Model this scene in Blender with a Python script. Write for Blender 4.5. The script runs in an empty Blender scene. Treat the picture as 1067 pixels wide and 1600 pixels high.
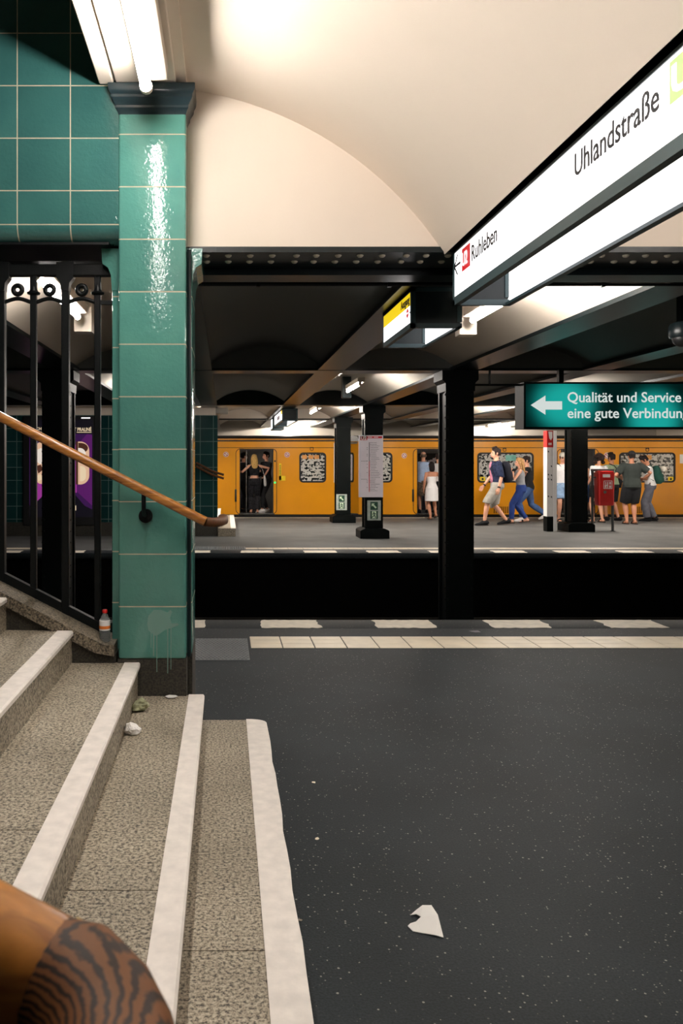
import bpy, bmesh, math, random
from mathutils import Vector, Matrix

random.seed(7)
C = bpy.context.scene.collection
F = 1250.0          # focal length in pixels of the 1067x1600 frame
VX, VY = 352.0, 722.0   # where the optical axis meets the frame
EYE = 1.53

# ------------------------------------------------------------------ camera
cam_d = bpy.data.cameras.new('camera')
cam = bpy.data.objects.new('camera', cam_d)
C.objects.link(cam)
cam.location = (0, 0, EYE)
cam.rotation_euler = (math.radians(90), 0, 0)
cam_d.sensor_fit = 'AUTO'
cam_d.sensor_width = 36
cam_d.lens = F / 1600 * 36
cam_d.shift_x = (533.5 - VX) / 1600
cam_d.shift_y = -(800 - VY) / 1600
cam_d.clip_start = 0.02
cam_d.clip_end = 200
cam_d.dof.use_dof = True
cam_d.dof.focus_distance = 7.0
cam_d.dof.aperture_fstop = 14
bpy.context.scene.camera = cam

# ------------------------------------------------------------------ world, exposure
W = bpy.data.worlds.new('underground')
bpy.context.scene.world = W
W.use_nodes = True
W.node_tree.nodes['Background'].inputs[0].default_value = (0.6, 0.8, 0.9, 1)
W.node_tree.nodes['Background'].inputs[1].default_value = 0.006
vs = bpy.context.scene.view_settings
vs.view_transform = 'Standard'
vs.look = 'None'
vs.gamma = 1
vs.use_curve_mapping = False
vs.exposure = 0.0
TUBE = 112.0         # radiance of a fluorescent tube
TUBE_FAR = 640.0
SIGN_LIGHT = 2.6
try:
    bpy.context.scene.cycles.sample_clamp_indirect = 6
except Exception:
    pass


def P(px, py, d):
    """point seen at pixel (px,py) at distance d in front of the lens"""
    return Vector(((px - VX) * d / F, d, EYE - (py - VY) * d / F))


def srgb(r, g, b):
    def f(c):
        c /= 255.0
        return c / 12.92 if c <= 0.04045 else ((c + 0.055) / 1.055) ** 2.4
    return (f(r), f(g), f(b), 1)


# ------------------------------------------------------------------ materials
def new_mat(name):
    m = bpy.data.materials.new(name)
    m.use_nodes = True
    nt = m.node_tree
    return m, nt, nt.nodes['Principled BSDF']


def N(nt, kind, **kw):
    n = nt.nodes.new(kind)
    for k, v in kw.items():
        if k in n.inputs:
            n.inputs[k].default_value = v
        else:
            setattr(n, k, v)
    return n


def ramp(nt, src, stops):
    r = nt.nodes.new('ShaderNodeValToRGB')
    e = r.color_ramp.elements
    while len(e) < len(stops):
        e.new(0.5)
    for k, (p, c) in enumerate(stops):
        e[k].position = p
        e[k].color = c
    nt.links.new(src, r.inputs[0])
    return r.outputs[0]


def mixc(nt, fac, a, b, blend='MIX'):
    m = nt.nodes.new('ShaderNodeMix')
    m.data_type = 'RGBA'
    m.blend_type = blend
    for s, v in ((0, fac), (6, a), (7, b)):
        if hasattr(v, 'is_linked') or isinstance(v, bpy.types.NodeSocket):
            nt.links.new(v, m.inputs[s])
        else:
            m.inputs[s].default_value = v
    return m.outputs[2]


def coords(nt, scale=(1, 1, 1)):
    g = nt.nodes.new('ShaderNodeNewGeometry')
    mp = nt.nodes.new('ShaderNodeMapping')
    mp.inputs['Scale'].default_value = scale
    nt.links.new(g.outputs['Position'], mp.inputs[0])
    return mp.outputs[0]


def bump(nt, bsdf, h, strength, dist=0.01):
    b = nt.nodes.new('ShaderNodeBump')
    b.inputs['Strength'].default_value = strength
    b.inputs['Distance'].default_value = dist
    nt.links.new(h, b.inputs['Height'])
    nt.links.new(b.outputs[0], bsdf.inputs['Normal'])


def mat(name, col, rough=0.6, metal=0.0, vary=0.12, scale=6.0, bmp=0.0, bscale=60.0, spec=0.5, coat=0.0):
    m, nt, b = new_mat(name)
    c = srgb(*col)
    co = coords(nt)
    n = N(nt, 'ShaderNodeTexNoise', Scale=scale, Detail=4.0)
    nt.links.new(co, n.inputs['Vector'])
    lo = tuple(x * (1 - vary) for x in c[:3]) + (1,)
    hi = tuple(min(1, x * (1 + vary)) for x in c[:3]) + (1,)
    nt.links.new(ramp(nt, n.outputs[0], [(0.3, lo), (0.7, hi)]), b.inputs['Base Color'])
    b.inputs['Roughness'].default_value = rough
    b.inputs['Metallic'].default_value = metal
    b.inputs['Specular IOR Level'].default_value = spec
    b.inputs['Coat Weight'].default_value = coat
    if bmp:
        n2 = N(nt, 'ShaderNodeTexNoise', Scale=bscale, Detail=3.0)
        nt.links.new(co, n2.inputs['Vector'])
        bump(nt, b, n2.outputs[0], bmp)
    return m


def emit(name, col, strength):
    m, nt, b = new_mat(name)
    b.inputs['Base Color'].default_value = tuple(c * 0.25 for c in srgb(*col)[:3]) + (1,)
    b.inputs['Emission Color'].default_value = srgb(*col)
    b.inputs['Emission Strength'].default_value = strength
    b.inputs['Roughness'].default_value = 0.4
    return m


def sep(nt):
    g = nt.nodes.new('ShaderNodeNewGeometry')
    s = nt.nodes.new('ShaderNodeSeparateXYZ')
    nt.links.new(g.outputs['Position'], s.inputs[0])
    return s.outputs


def M_(nt, op, a, b=None, c=None):
    n = nt.nodes.new('ShaderNodeMath')
    n.operation = op
    for k, v in enumerate((a, b, c)):
        if v is None:
            continue
        if isinstance(v, (int, float)):
            n.inputs[k].default_value = v
        else:
            nt.links.new(v, n.inputs[k])
    return n.outputs[0]


def line_mask(nt, coord, off, pitch, w):
    """1 on grout lines at off + k*pitch"""
    t = M_(nt, 'DIVIDE', M_(nt, 'SUBTRACT', coord, off), pitch)
    fr = M_(nt, 'ABSOLUTE', M_(nt, 'SUBTRACT', M_(nt, 'FRACT', M_(nt, 'ADD', t, 0.5)), 0.5))
    return M_(nt, 'LESS_THAN', fr, w / pitch / 2)


def tile_mat(name, col, grout, rows, cols=None, w=0.006, extra_row=None, rough=0.1, bstr=0.8, gvar=0.25):
    """glazed ceramic tiles; rows=(offset, pitch) in Z, cols=(offset, pitch) in X"""
    m, nt, b = new_mat(name)
    s = sep(nt)
    mask = line_mask(nt, s[2], rows[0], rows[1], w)
    if cols:
        mask = M_(nt, 'MAXIMUM', mask, line_mask(nt, s[0], cols[0], cols[1], w))
    if extra_row is not None:
        mask = M_(nt, 'MAXIMUM', mask, M_(nt, 'LESS_THAN', M_(nt, 'ABSOLUTE', M_(nt, 'SUBTRACT', s[2], extra_row)), w / 2))
    # every tile its own slight tint
    ci = M_(nt, 'FLOOR', M_(nt, 'DIVIDE', M_(nt, 'SUBTRACT', s[2], rows[0]), rows[1]))
    cj = M_(nt, 'FLOOR', M_(nt, 'DIVIDE', M_(nt, 'SUBTRACT', s[0], cols[0] if cols else 5.0), cols[1] if cols else 50.0))
    cx = nt.nodes.new('ShaderNodeCombineXYZ')
    nt.links.new(ci, cx.inputs[0]); nt.links.new(cj, cx.inputs[1])
    wn = nt.nodes.new('ShaderNodeTexWhiteNoise')
    nt.links.new(cx.outputs[0], wn.inputs['Vector'])
    c = srgb(*col)
    tint = ramp(nt, wn.outputs['Value'], [(0.0, tuple(x * 0.84 for x in c[:3]) + (1,)), (1.0, tuple(x * 1.16 for x in c[:3]) + (1,))])
    co = coords(nt)
    n = N(nt, 'ShaderNodeTexNoise', Scale=5.0, Detail=5.0)
    nt.links.new(co, n.inputs['Vector'])
    tint2 = mixc(nt, 1.0, tint, ramp(nt, n.outputs[0], [(0.25, (0.86, 0.88, 0.9, 1)), (0.75, (1.1, 1.08, 1.05, 1))]), 'MULTIPLY')
    g = srgb(*grout)
    n3 = N(nt, 'ShaderNodeTexNoise', Scale=14.0, Detail=4.0)
    nt.links.new(co, n3.inputs['Vector'])
    gcol = ramp(nt, n3.outputs[0], [(0.3, tuple(x * (1 - gvar) for x in g[:3]) + (1,)), (0.7, g)])
    nt.links.new(mixc(nt, mask, tint2, gcol), b.inputs['Base Color'])
    nt.links.new(M_(nt, 'ADD', M_(nt, 'MULTIPLY', mask, 0.6), rough), b.inputs['Roughness'])
    n2 = N(nt, 'ShaderNodeTexNoise', Scale=55.0, Detail=2.0)
    nt.links.new(co, n2.inputs['Vector'])
    h = M_(nt, 'SUBTRACT', M_(nt, 'MULTIPLY', n2.outputs[0], 0.35), mask)
    bump(nt, b, h, bstr, 0.006)
    return m


def granite_mat(name, base=(138, 129, 113), dark=(56, 51, 44), light=(184, 174, 157), sc=1.0):
    m, nt, b = new_mat(name)
    co = coords(nt)
    v = N(nt, 'ShaderNodeTexNoise', Scale=95.0 * sc, Detail=4.0, Roughness=0.7)
    nt.links.new(co, v.inputs['Vector'])
    c1 = ramp(nt, v.outputs[0], [(0.39, srgb(*dark)), (0.48, srgb(*base)), (0.62, srgb(*light))])
    n = N(nt, 'ShaderNodeTexNoise', Scale=2.6, Detail=6.0)
    nt.links.new(co, n.inputs['Vector'])
    c2 = mixc(nt, 1.0, c1, ramp(nt, n.outputs[0], [(0.3, (0.72, 0.70, 0.66, 1)), (0.7, (1.05, 1.03, 1.0, 1))]), 'MULTIPLY')
    nt.links.new(c2, b.inputs['Base Color'])
    b.inputs['Roughness'].default_value = 0.62
    bump(nt, b, v.outputs[0], 0.15, 0.003)
    return m


def asphalt_mat(name, col=(54, 58, 60)):
    m, nt, b = new_mat(name)
    co = coords(nt)
    n = N(nt, 'ShaderNodeTexNoise', Scale=1.3, Detail=6.0)
    nt.links.new(co, n.inputs['Vector'])
    c = srgb(*col)
    base = ramp(nt, n.outputs[0], [(0.3, tuple(x * 0.75 for x in c[:3]) + (1,)), (0.7, tuple(x * 1.25 for x in c[:3]) + (1,))])
    n2 = N(nt, 'ShaderNodeTexNoise', Scale=130.0, Detail=3.0)
    nt.links.new(co, n2.inputs['Vector'])
    base = mixc(nt, 1.0, base, ramp(nt, n2.outputs[0], [(0.3, (0.7, 0.7, 0.7, 1)), (0.7, (1.3, 1.3, 1.3, 1))]), 'MULTIPLY')
    v = N(nt, 'ShaderNodeTexVoronoi', Scale=105.0)
    nt.links.new(co, v.inputs['Vector'])
    wn = nt.nodes.new('ShaderNodeSeparateColor')
    nt.links.new(v.outputs['Color'], wn.inputs[0])
    n4 = N(nt, 'ShaderNodeTexNoise', Scale=0.9, Detail=3.0)
    nt.links.new(co, n4.inputs['Vector'])
    size = M_(nt, 'MULTIPLY', wn.outputs[1], 0.42)
    thr = M_(nt, 'SUBTRACT', 1.12, M_(nt, 'MULTIPLY', n4.outputs[0], 0.62))
    chip = M_(nt, 'MULTIPLY', M_(nt, 'LESS_THAN', v.outputs['Distance'], size), M_(nt, 'GREATER_THAN', wn.outputs[0], thr))
    base = mixc(nt, M_(nt, 'MULTIPLY', M_(nt, 'MULTIPLY', chip, wn.outputs[2]), 0.75), base, srgb(150, 148, 140))
    nt.links.new(base, b.inputs['Base Color'])
    b.inputs['Roughness'].default_value = 0.6
    b.inputs['Specular IOR Level'].default_value = 0.12
    bump(nt, b, n2.outputs[0], 0.25, 0.004)
    return m


def plaster_mat(name, col, vary=0.06):
    m, nt, b = new_mat(name)
    co = coords(nt)
    n = N(nt, 'ShaderNodeTexNoise', Scale=1.1, Detail=7.0)
    nt.links.new(co, n.inputs['Vector'])
    c = srgb(*col)
    base = ramp(nt, n.outputs[0], [(0.3, tuple(x * (1 - vary) for x in c[:3]) + (1,)), (0.65, c)])
    v = N(nt, 'ShaderNodeTexVoronoi', Scale=2.3)
    nt.links.new(co, v.inputs['Vector'])
    spot = M_(nt, 'LESS_THAN', v.outputs['Distance'], 0.012)
    base = mixc(nt, spot, base, srgb(140, 125, 110))
    nt.links.new(base, b.inputs['Base Color'])
    b.inputs['Roughness'].default_value = 0.75
    n2 = N(nt, 'ShaderNodeTexNoise', Scale=9.0, Detail=3.0)
    nt.links.new(co, n2.inputs['Vector'])
    bump(nt, b, n2.outputs[0], 0.1, 0.02)
    return m


def wood_mat(name, light, dark, stretch=(3, 40, 40), rough=0.3, rings=0.0):
    m, nt, b = new_mat(name)
    t = nt.nodes.new('ShaderNodeTexCoord')
    mp = nt.nodes.new('ShaderNodeMapping')
    mp.inputs['Scale'].default_value = stretch
    nt.links.new(t.outputs['Object'], mp.inputs[0])
    n = N(nt, 'ShaderNodeTexNoise', Scale=1.0, Detail=6.0, Distortion=1.2)
    nt.links.new(mp.outputs[0], n.inputs['Vector'])
    fac = n.outputs[0]
    if rings:
        w = N(nt, 'ShaderNodeTexWave', Scale=rings, Distortion=3.0, Detail=3.0)
        w.inputs['Detail Scale'].default_value = 1.5
        w.wave_type = 'RINGS'
        w.rings_direction = 'Y'
        mp2 = nt.nodes.new('ShaderNodeMapping')
        mp2.inputs['Location'].default_value = (-0.10, 0, -0.0)
        nt.links.new(t.outputs['Object'], mp2.inputs[0])
        nt.links.new(mp2.outputs[0], w.inputs['Vector'])
        fac = M_(nt, 'ADD', M_(nt, 'MULTIPLY', w.outputs['Fac'], 0.65), M_(nt, 'MULTIPLY', n.outputs[0], 0.4))
    nt.links.new(ramp(nt, fac, [(0.32, srgb(*dark)), (0.62, srgb(*light))]), b.inputs['Base Color'])
    b.inputs['Roughness'].default_value = rough
    b.inputs['Coat Weight'].default_value = 0.0 if rings else 0.35
    b.inputs['Coat Roughness'].default_value = 0.2
    b.inputs['Specular IOR Level'].default_value = 0.25 if rings else 0.5
    return m


def pane_mat(name):
    """tram-window glass with the printed film of pale blocks; clear between them"""
    m, nt, b = new_mat(name)
    co = coords(nt, (1, 1, 1))
    s = sep(nt)
    cx = nt.nodes.new('ShaderNodeCombineXYZ')
    nt.links.new(M_(nt, 'MULTIPLY', s[0], 3.4), cx.inputs[0])
    nt.links.new(M_(nt, 'MULTIPLY', s[2], 2.6), cx.inputs[1])
    br = N(nt, 'ShaderNodeTexBrick', Scale=1.0)
    br.inputs['Mortar Size'].default_value = 0.08
    br.inputs['Color1'].default_value = (1, 1, 1, 1)
    br.inputs['Color2'].default_value = (0.25, 0.25, 0.25, 1)
    br.inputs['Mortar'].default_value = (0.05, 0.05, 0.05, 1)
    nt.links.new(cx.outputs[0], br.inputs['Vector'])
    n = N(nt, 'ShaderNodeTexNoise', Scale=16.0, Detail=3.0)
    nt.links.new(co, n.inputs['Vector'])
    f = M_(nt, 'MULTIPLY', M_(nt, 'GREATER_THAN', M_(nt, 'ADD', M_(nt, 'MULTIPLY', br.outputs['Color'], 0.35), n.outputs[0]), 0.53), 0.85)
    b.inputs['Base Color'].default_value = srgb(214, 212, 205)
    b.inputs['Roughness'].default_value = 0.25
    tr = nt.nodes.new('ShaderNodeBsdfTransparent')
    tr.inputs[0].default_value = (0.62, 0.68, 0.68, 1)
    gl = nt.nodes.new('ShaderNodeBsdfGlossy')
    gl.inputs['Roughness'].default_value = 0.03
    mx0 = nt.nodes.new('ShaderNodeMixShader')
    mx0.inputs[0].default_value = 0.07
    nt.links.new(tr.outputs[0], mx0.inputs[1]); nt.links.new(gl.outputs[0], mx0.inputs[2])
    mx = nt.nodes.new('ShaderNodeMixShader')
    nt.links.new(f, mx.inputs[0])
    nt.links.new(mx0.outputs[0], mx.inputs[1]); nt.links.new(b.outputs[0], mx.inputs[2])
    nt.links.new(mx.outputs[0], nt.nodes['Material Output'].inputs[0])
    return m


def green_panel_mat(name, x0, z0, z1):
    """green sign face; the glow of tubes behind it is painted into the emission"""
    m, nt, b = new_mat(name)
    s = sep(nt)
    zc = (z0 + z1) / 2
    glow = None
    for cx_, rx, dz in ((x0 + 0.50, 0.37, 0.02), (x0 + 1.58, 0.33, -0.15), (x0 + 2.6, 0.4, 0.0)):
        dx = M_(nt, 'DIVIDE', M_(nt, 'SUBTRACT', s[0], cx_), rx)
        dzv = M_(nt, 'DIVIDE', M_(nt, 'SUBTRACT', s[2], zc + dz), 0.33)
        r2 = M_(nt, 'ADD', M_(nt, 'MULTIPLY', dx, dx), M_(nt, 'MULTIPLY', dzv, dzv))
        g = M_(nt, 'POWER', 2.718, M_(nt, 'MULTIPLY', M_(nt, 'MULTIPLY', r2, r2), -1.2))
        glow = g if glow is None else M_(nt, 'MAXIMUM', glow, g)
    b.inputs['Base Color'].default_value = srgb(10, 52, 52)
    b.inputs['Roughness'].default_value = 0.12
    b.inputs['Emission Color'].default_value = srgb(28, 178, 168)
    nt.links.new(M_(nt, 'ADD', M_(nt, 'MULTIPLY', glow, 0.8), 0.012), b.inputs['Emission Strength'])
    return m


MT = {}
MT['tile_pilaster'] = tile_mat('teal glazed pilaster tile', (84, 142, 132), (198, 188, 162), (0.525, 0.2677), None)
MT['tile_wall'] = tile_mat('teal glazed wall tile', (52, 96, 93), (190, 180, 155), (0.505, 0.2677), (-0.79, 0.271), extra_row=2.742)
MT['tile_far'] = tile_mat('teal tile toned for weak light', (24, 58, 58), (92, 118, 114), (0.35, 0.2677), (-0.79, 0.271), w=0.012, bstr=0.15)  # the near wall's teal, darkened for the weak light on the far wall
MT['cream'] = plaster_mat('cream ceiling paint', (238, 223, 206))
MT['cream_metal'] = mat('cream enamel', (228, 214, 198), 0.4, vary=0.05)
MT['vault_unlit'] = plaster_mat('vault paint darkened for unlit bays', (104, 105, 102))
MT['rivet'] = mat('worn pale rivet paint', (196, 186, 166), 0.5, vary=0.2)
MT['cream_shade'] = plaster_mat('cream vault paint toned down for lamplight', (176, 168, 156))  # same cream, toned down where the lamps would bleach it
MT['steel'] = mat('dark petrol steel paint', (22, 31, 33), 0.32, vary=0.25, bmp=0.08, bscale=30, spec=0.35)
MT['steel_black'] = mat('black green column paint', (5, 9, 9), 0.5, vary=0.25, bmp=0.1, bscale=40, spec=0.1)
MT['iron'] = mat('black iron paint', (9, 13, 14), 0.4, vary=0.2, bmp=0.1, bscale=50, spec=0.22)
MT['petrol'] = mat('petrol sign frame', (44, 66, 70), 0.4, vary=0.12)
MT['capital'] = mat('dark glazed capital', (30, 46, 51), 0.25, vary=0.15, bmp=0.1, bscale=25)
MT['granite'] = granite_mat('speckled granite')
MT['granite_dark'] = granite_mat('sooty granite', (92, 84, 70), (36, 33, 28), (140, 130, 112))
MT['plinth'] = granite_mat('blackened stone plinth', (44, 42, 36), (22, 22, 20), (66, 62, 52))
MT['white_edge'] = mat('white painted step edge', (226, 217, 208), 0.6, vary=0.09, scale=22, bmp=0.1, bscale=30)
MT['asphalt'] = asphalt_mat('asphalt toned for weak light', (34, 39, 42))
MT['asphalt_far'] = asphalt_mat('asphalt toned for strong light', (92, 93, 92))  # near and far floors are one asphalt, toned apart for their light
MT['edge_stone'] = asphalt_mat('dark platform edge stone', (30, 35, 38))
MT['strip_tile'] = mat('cream guide tile', (222, 208, 184), 0.45, vary=0.1, scale=5)
MT['white_block'] = mat('worn white edge paint', (232, 220, 202), 0.6, vary=0.12, scale=12)
MT['pit'] = mat('shade-black track pit', (5, 5, 5), 0.9, vary=0.3, spec=0.03)  # pit bed and sides coloured black in place of deep shade
MT['rail_steel'] = mat('rail steel', (60, 56, 52), 0.4, metal=0.8)
MT['wood'] = wood_mat('varnished orange wood', (190, 126, 54), (116, 66, 26))
MT['wood_end'] = wood_mat('worn brown wood', (104, 64, 32), (34, 21, 13), (30, 12, 30), 0.6, rings=88.0)
MT['glue'] = mat('yellowed glue joint', (176, 152, 96), 0.7, vary=0.3, scale=60)
MT['tube'] = emit('fluorescent tube', (255, 249, 243), TUBE)
MT['tube_far'] = emit('fluorescent tube beyond', (255, 244, 232), TUBE_FAR)
MT['tube_hall'] = emit('fluorescent tube of the hall', (255, 248, 240), 120)
MT['tube_bright'] = emit('bright fluorescent tube', (255, 248, 240), 280)
MT['lightbox'] = emit('backlit white acrylic', (250, 246, 246), SIGN_LIGHT)
MT['lightbox_yellow'] = emit('backlit yellow acrylic', (250, 214, 20), 0.9)
MT['black'] = mat('black lettering', (22, 20, 24), 0.6, vary=0.0)
MT['red'] = emit('backlit red film', (214, 34, 40), 0.8)
MT['lime'] = emit('backlit lime film', (198, 236, 140), 0.95)
MT['white_film'] = emit('backlit white film', (250, 246, 246), 1.2)
MT['yellow'] = mat('yellow train paint', (228, 152, 14), 0.28, vary=0.04, scale=2, coat=0.3)
MT['yellow_dark'] = mat('yellow gutter paint', (190, 128, 24), 0.4)
MT['rubber'] = mat('black rubber', (14, 14, 14), 0.5, vary=0.1)
MT['train_roof'] = mat('grey train roof', (52, 50, 46), 0.6)
MT['train_in'] = mat('grey train lining', (120, 120, 118), 0.5)
MT['train_floor'] = mat('dark train floor', (60, 60, 62), 0.6)
MT['pane'] = pane_mat('printed window glass')
MT['white'] = mat('white enamel', (232, 228, 226), 0.4, vary=0.04)
MT['chrome'] = mat('steel', (160, 160, 158), 0.25, metal=1.0, vary=0.05)
MT['grey_metal'] = mat('grey tube metal', (74, 76, 76), 0.4, metal=0.5)
MT['red_paint'] = mat('red bin enamel', (190, 28, 26), 0.35, vary=0.08)
MT['red_print'] = mat('red print', (200, 30, 46), 0.5, vary=0.04)
MT['poster_white'] = mat('white poster', (224, 214, 220), 0.5, vary=0.03)
MT['print_grey'] = mat('grey print', (110, 104, 112), 0.6, vary=0.1)
MT['paper'] = mat('white paper', (232, 228, 222), 0.8, vary=0.06)
MT['leaf_paper'] = mat('greenish wrapper', (150, 152, 120), 0.7, vary=0.4, scale=40)
MT['evac_green'] = mat('dark green sign', (20, 66, 48), 0.5, vary=0.05)
MT['evac_pale'] = mat('pale luminous sign', (206, 226, 196), 0.5, vary=0.05)
MT['grate'] = mat('grey stud plate', (92, 96, 98), 0.45, vary=0.15, scale=30)
MT['skin'] = mat('skin', (214, 158, 130), 0.55, vary=0.06)
MT['skin_tan'] = mat('tanned skin', (176, 120, 92), 0.55, vary=0.06)
MT['eye'] = mat('eye dark', (24, 20, 18), 0.3, vary=0)
MT['lip'] = mat('lip', (176, 92, 84), 0.5, vary=0)


def cloth(name, col, vary=0.15, scale=14):
    if name not in MT:
        MT[name] = mat(name, col, 0.85, vary=vary, scale=scale, bmp=0.25, bscale=18, spec=0.2)
    return MT[name]


# ------------------------------------------------------------------ mesh building
def ring_axes(t, side):
    t = t.normalized()
    u = side - t * side.dot(t)
    if u.length < 1e-4:
        u = Vector((0, 1, 0)) - t * t.y
        if u.length < 1e-4:
            u = Vector((0, 0, 1)) - t * t.z
    u.normalize()
    return u, t.cross(u)


def bridge(bm, rings, caps=True):
    n = len(rings[0])
    for a, b in zip(rings, rings[1:]):
        for k in range(n):
            bm.faces.new((a[k], a[(k + 1) % n], b[(k + 1) % n], b[k]))
    if caps:
        bm.faces.new(rings[0][::-1])
        bm.faces.new(rings[-1])


def loft(bm, pts, rads, side=Vector((1, 0, 0)), n=12, power=2.0):
    """tube through pts; rads = (ru, rv) per point"""
    pts = [Vector(p) for p in pts]
    side = Vector(side)
    rings = []
    for i, p in enumerate(pts):
        t = (pts[min(i + 1, len(pts) - 1)] - pts[max(i - 1, 0)])
        if t.length < 1e-6:
            t = Vector((0, 0, 1))
        u, v = ring_axes(t, side)
        r = rads[i]
        ru, rv = (r, r) if isinstance(r, (int, float)) else r
        ring = []
        for k in range(n):
            a = 2 * math.pi * k / n
            ca, sa = math.cos(a), math.sin(a)
            ca = math.copysign(abs(ca) ** (2 / power), ca)
            sa = math.copysign(abs(sa) ** (2 / power), sa)
            ring.append(bm.verts.new(p + u * (ru * ca) + v * (rv * sa)))
        rings.append(ring)
    bridge(bm, rings)


def box(bm, x0, x1, y0, y1, z0, z1, bev=0.0, seg=2):
    b2 = bmesh.new()
    bmesh.ops.create_cube(b2, size=1)
    for v in b2.verts:
        v.co = Vector(((x0 + x1) / 2 + v.co.x * (x1 - x0), (y0 + y1) / 2 + v.co.y * (y1 - y0), (z0 + z1) / 2 + v.co.z * (z1 - z0)))
    if bev:
        bmesh.ops.bevel(b2, geom=b2.edges[:], offset=bev, segments=seg, affect='EDGES', profile=0.5)
    merge(bm, b2)


def merge(bm, b2, mtx=None):
    vm = {}
    for v in b2.verts:
        vm[v] = bm.verts.new(mtx @ v.co if mtx else v.co)
    for f in b2.faces:
        try:
            bm.faces.new([vm[v] for v in f.verts])
        except ValueError:
            pass
    b2.free()


def prism(bm, poly, axis, a, b):
    """extrude a 2D polygon: axis 'y' takes (x,z), axis 'x' takes (y,z), axis 'z' takes (x,y)"""
    def mk(p, w):
        if axis == 'y':
            return Vector((p[0], w, p[1]))
        if axis == 'x':
            return Vector((w, p[0], p[1]))
        return Vector((p[0], p[1], w))
    r0 = [bm.verts.new(mk(p, a)) for p in poly]
    r1 = [bm.verts.new(mk(p, b)) for p in poly]
    n = len(poly)
    for k in range(n):
        bm.faces.new((r0[k], r0[(k + 1) % n], r1[(k + 1) % n], r1[k]))
    bm.faces.new(r0[::-1])
    bm.faces.new(r1)


def cyl(bm, p0, p1, r, n=12, r2=None):
    p0, p1 = Vector(p0), Vector(p1)
    t = p1 - p0
    loft(bm, [p0, p1], [r, r if r2 is None else r2], Vector((1, 0, 0)) if abs(t.normalized().x) < 0.9 else Vector((0, 1, 0)), n)


def ball(bm, c, r, seg=12, rings=8):
    b2 = bmesh.new()
    bmesh.ops.create_uvsphere(b2, u_segments=seg, v_segments=rings, radius=1)
    rr = (r, r, r) if isinstance(r, (int, float)) else r
    for v in b2.verts:
        v.co = Vector((c[0] + v.co.x * rr[0], c[1] + v.co.y * rr[1], c[2] + v.co.z * rr[2]))
    merge(bm, b2)


def lathe(bm, c, prof, n=16):
    """profile of (radius, z) about the vertical through c"""
    rings = []
    for r, z in prof:
        rings.append([bm.verts.new((c[0] + r * math.cos(2 * math.pi * k / n), c[1] + r * math.sin(2 * math.pi * k / n), c[2] + z)) for k in range(n)])
    bridge(bm, rings)


def round_rect(x0, x1, z0, z1, r, n=6):
    pts = []
    for cx, cz, a0 in ((x1 - r, z1 - r, 0), (x0 + r, z1 - r, 90), (x0 + r, z0 + r, 180), (x1 - r, z0 + r, 270)):
        for k in range(n + 1):
            a = math.radians(a0 + 90 * k / n)
            pts.append((cx + r * math.cos(a), cz + r * math.sin(a)))
    return pts


def rr_ring(bm, x0, x1, z0, z1, r, w, y0, y1):
    """a rounded-rectangle frame between y0 (front) and y1"""
    o = round_rect(x0, x1, z0, z1, r)
    i = round_rect(x0 + w, x1 - w, z0 + w, z1 - w, max(r - w * 0.8, 0.01))
    n = len(o)
    of = [bm.verts.new((p[0], y0, p[1])) for p in o]
    inf = [bm.verts.new((p[0], y0, p[1])) for p in i]
    ob = [bm.verts.new((p[0], y1, p[1])) for p in o]
    inb = [bm.verts.new((p[0], y1, p[1])) for p in i]
    for k in range(n):
        j = (k + 1) % n
        bm.faces.new((of[k], of[j], inf[j], inf[k]))
        bm.faces.new((ob[j], ob[k], inb[k], inb[j]))
        bm.faces.new((of[j], of[k], ob[k], ob[j]))
        bm.faces.new((inf[k], inf[j], inb[j], inb[k]))


def finish(me, smooth):
    me.polygons.foreach_set('use_smooth', [bool(smooth)] * len(me.polygons))
    if smooth and smooth is not True:
        try:
            me.set_sharp_from_angle(angle=math.radians(smooth))
        except Exception:
            pass
    me.update()


def obj(name, bm, material, parent=None, smooth=35, local=False, normals=True):
    """link ONE mesh object; bm in world space unless local"""
    if normals:
        bmesh.ops.recalc_face_normals(bm, faces=bm.faces[:])
    me = bpy.data.meshes.new(name)
    bm.to_mesh(me)
    bm.free()
    o = bpy.data.objects.new(name, me)
    C.objects.link(o)
    if isinstance(material, str):
        material = MT[material]
    me.materials.append(material)
    finish(me, smooth)
    place(o, parent, local)
    return o


def world_loc(o):
    v = Vector((0, 0, 0))
    while o is not None:
        v += o.location
        o = o.parent
    return v


def place(o, parent, local):
    me = o.data
    if parent is not None:
        o.parent = parent
        if not local:
            me.transform(Matrix.Translation(-world_loc(parent)))
    elif not local:
        vs_ = [v.co for v in me.vertices]
        c = Vector((sum(v.x for v in vs_) / len(vs_), sum(v.y for v in vs_) / len(vs_), min(v.z for v in vs_)))
        me.transform(Matrix.Translation(-c))
        o.location = c


def tag(o, label=None, cat=None, group=None, kind=None):
    if label:
        o['label'] = label
    if cat:
        o['category'] = cat
    if group:
        o['group'] = group
    if kind:
        o['kind'] = kind
    return o


def thing(name, label, cat, loc, group=None, rz=0.0):
    o = bpy.data.objects.new(name, None)
    C.objects.link(o)
    o.empty_display_size = 0.1
    o.location = loc
    o.rotation_euler = (0, 0, rz)
    return tag(o, label, cat, group)


def struct(name, bm, material, label=None, smooth=35, parent=None):
    o = obj(name, bm, material, parent, smooth)
    if parent is None:
        o['kind'] = 'structure'
    if label:
        o['label'] = label
    return o


def B():
    return bmesh.new()


_cap = []


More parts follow.
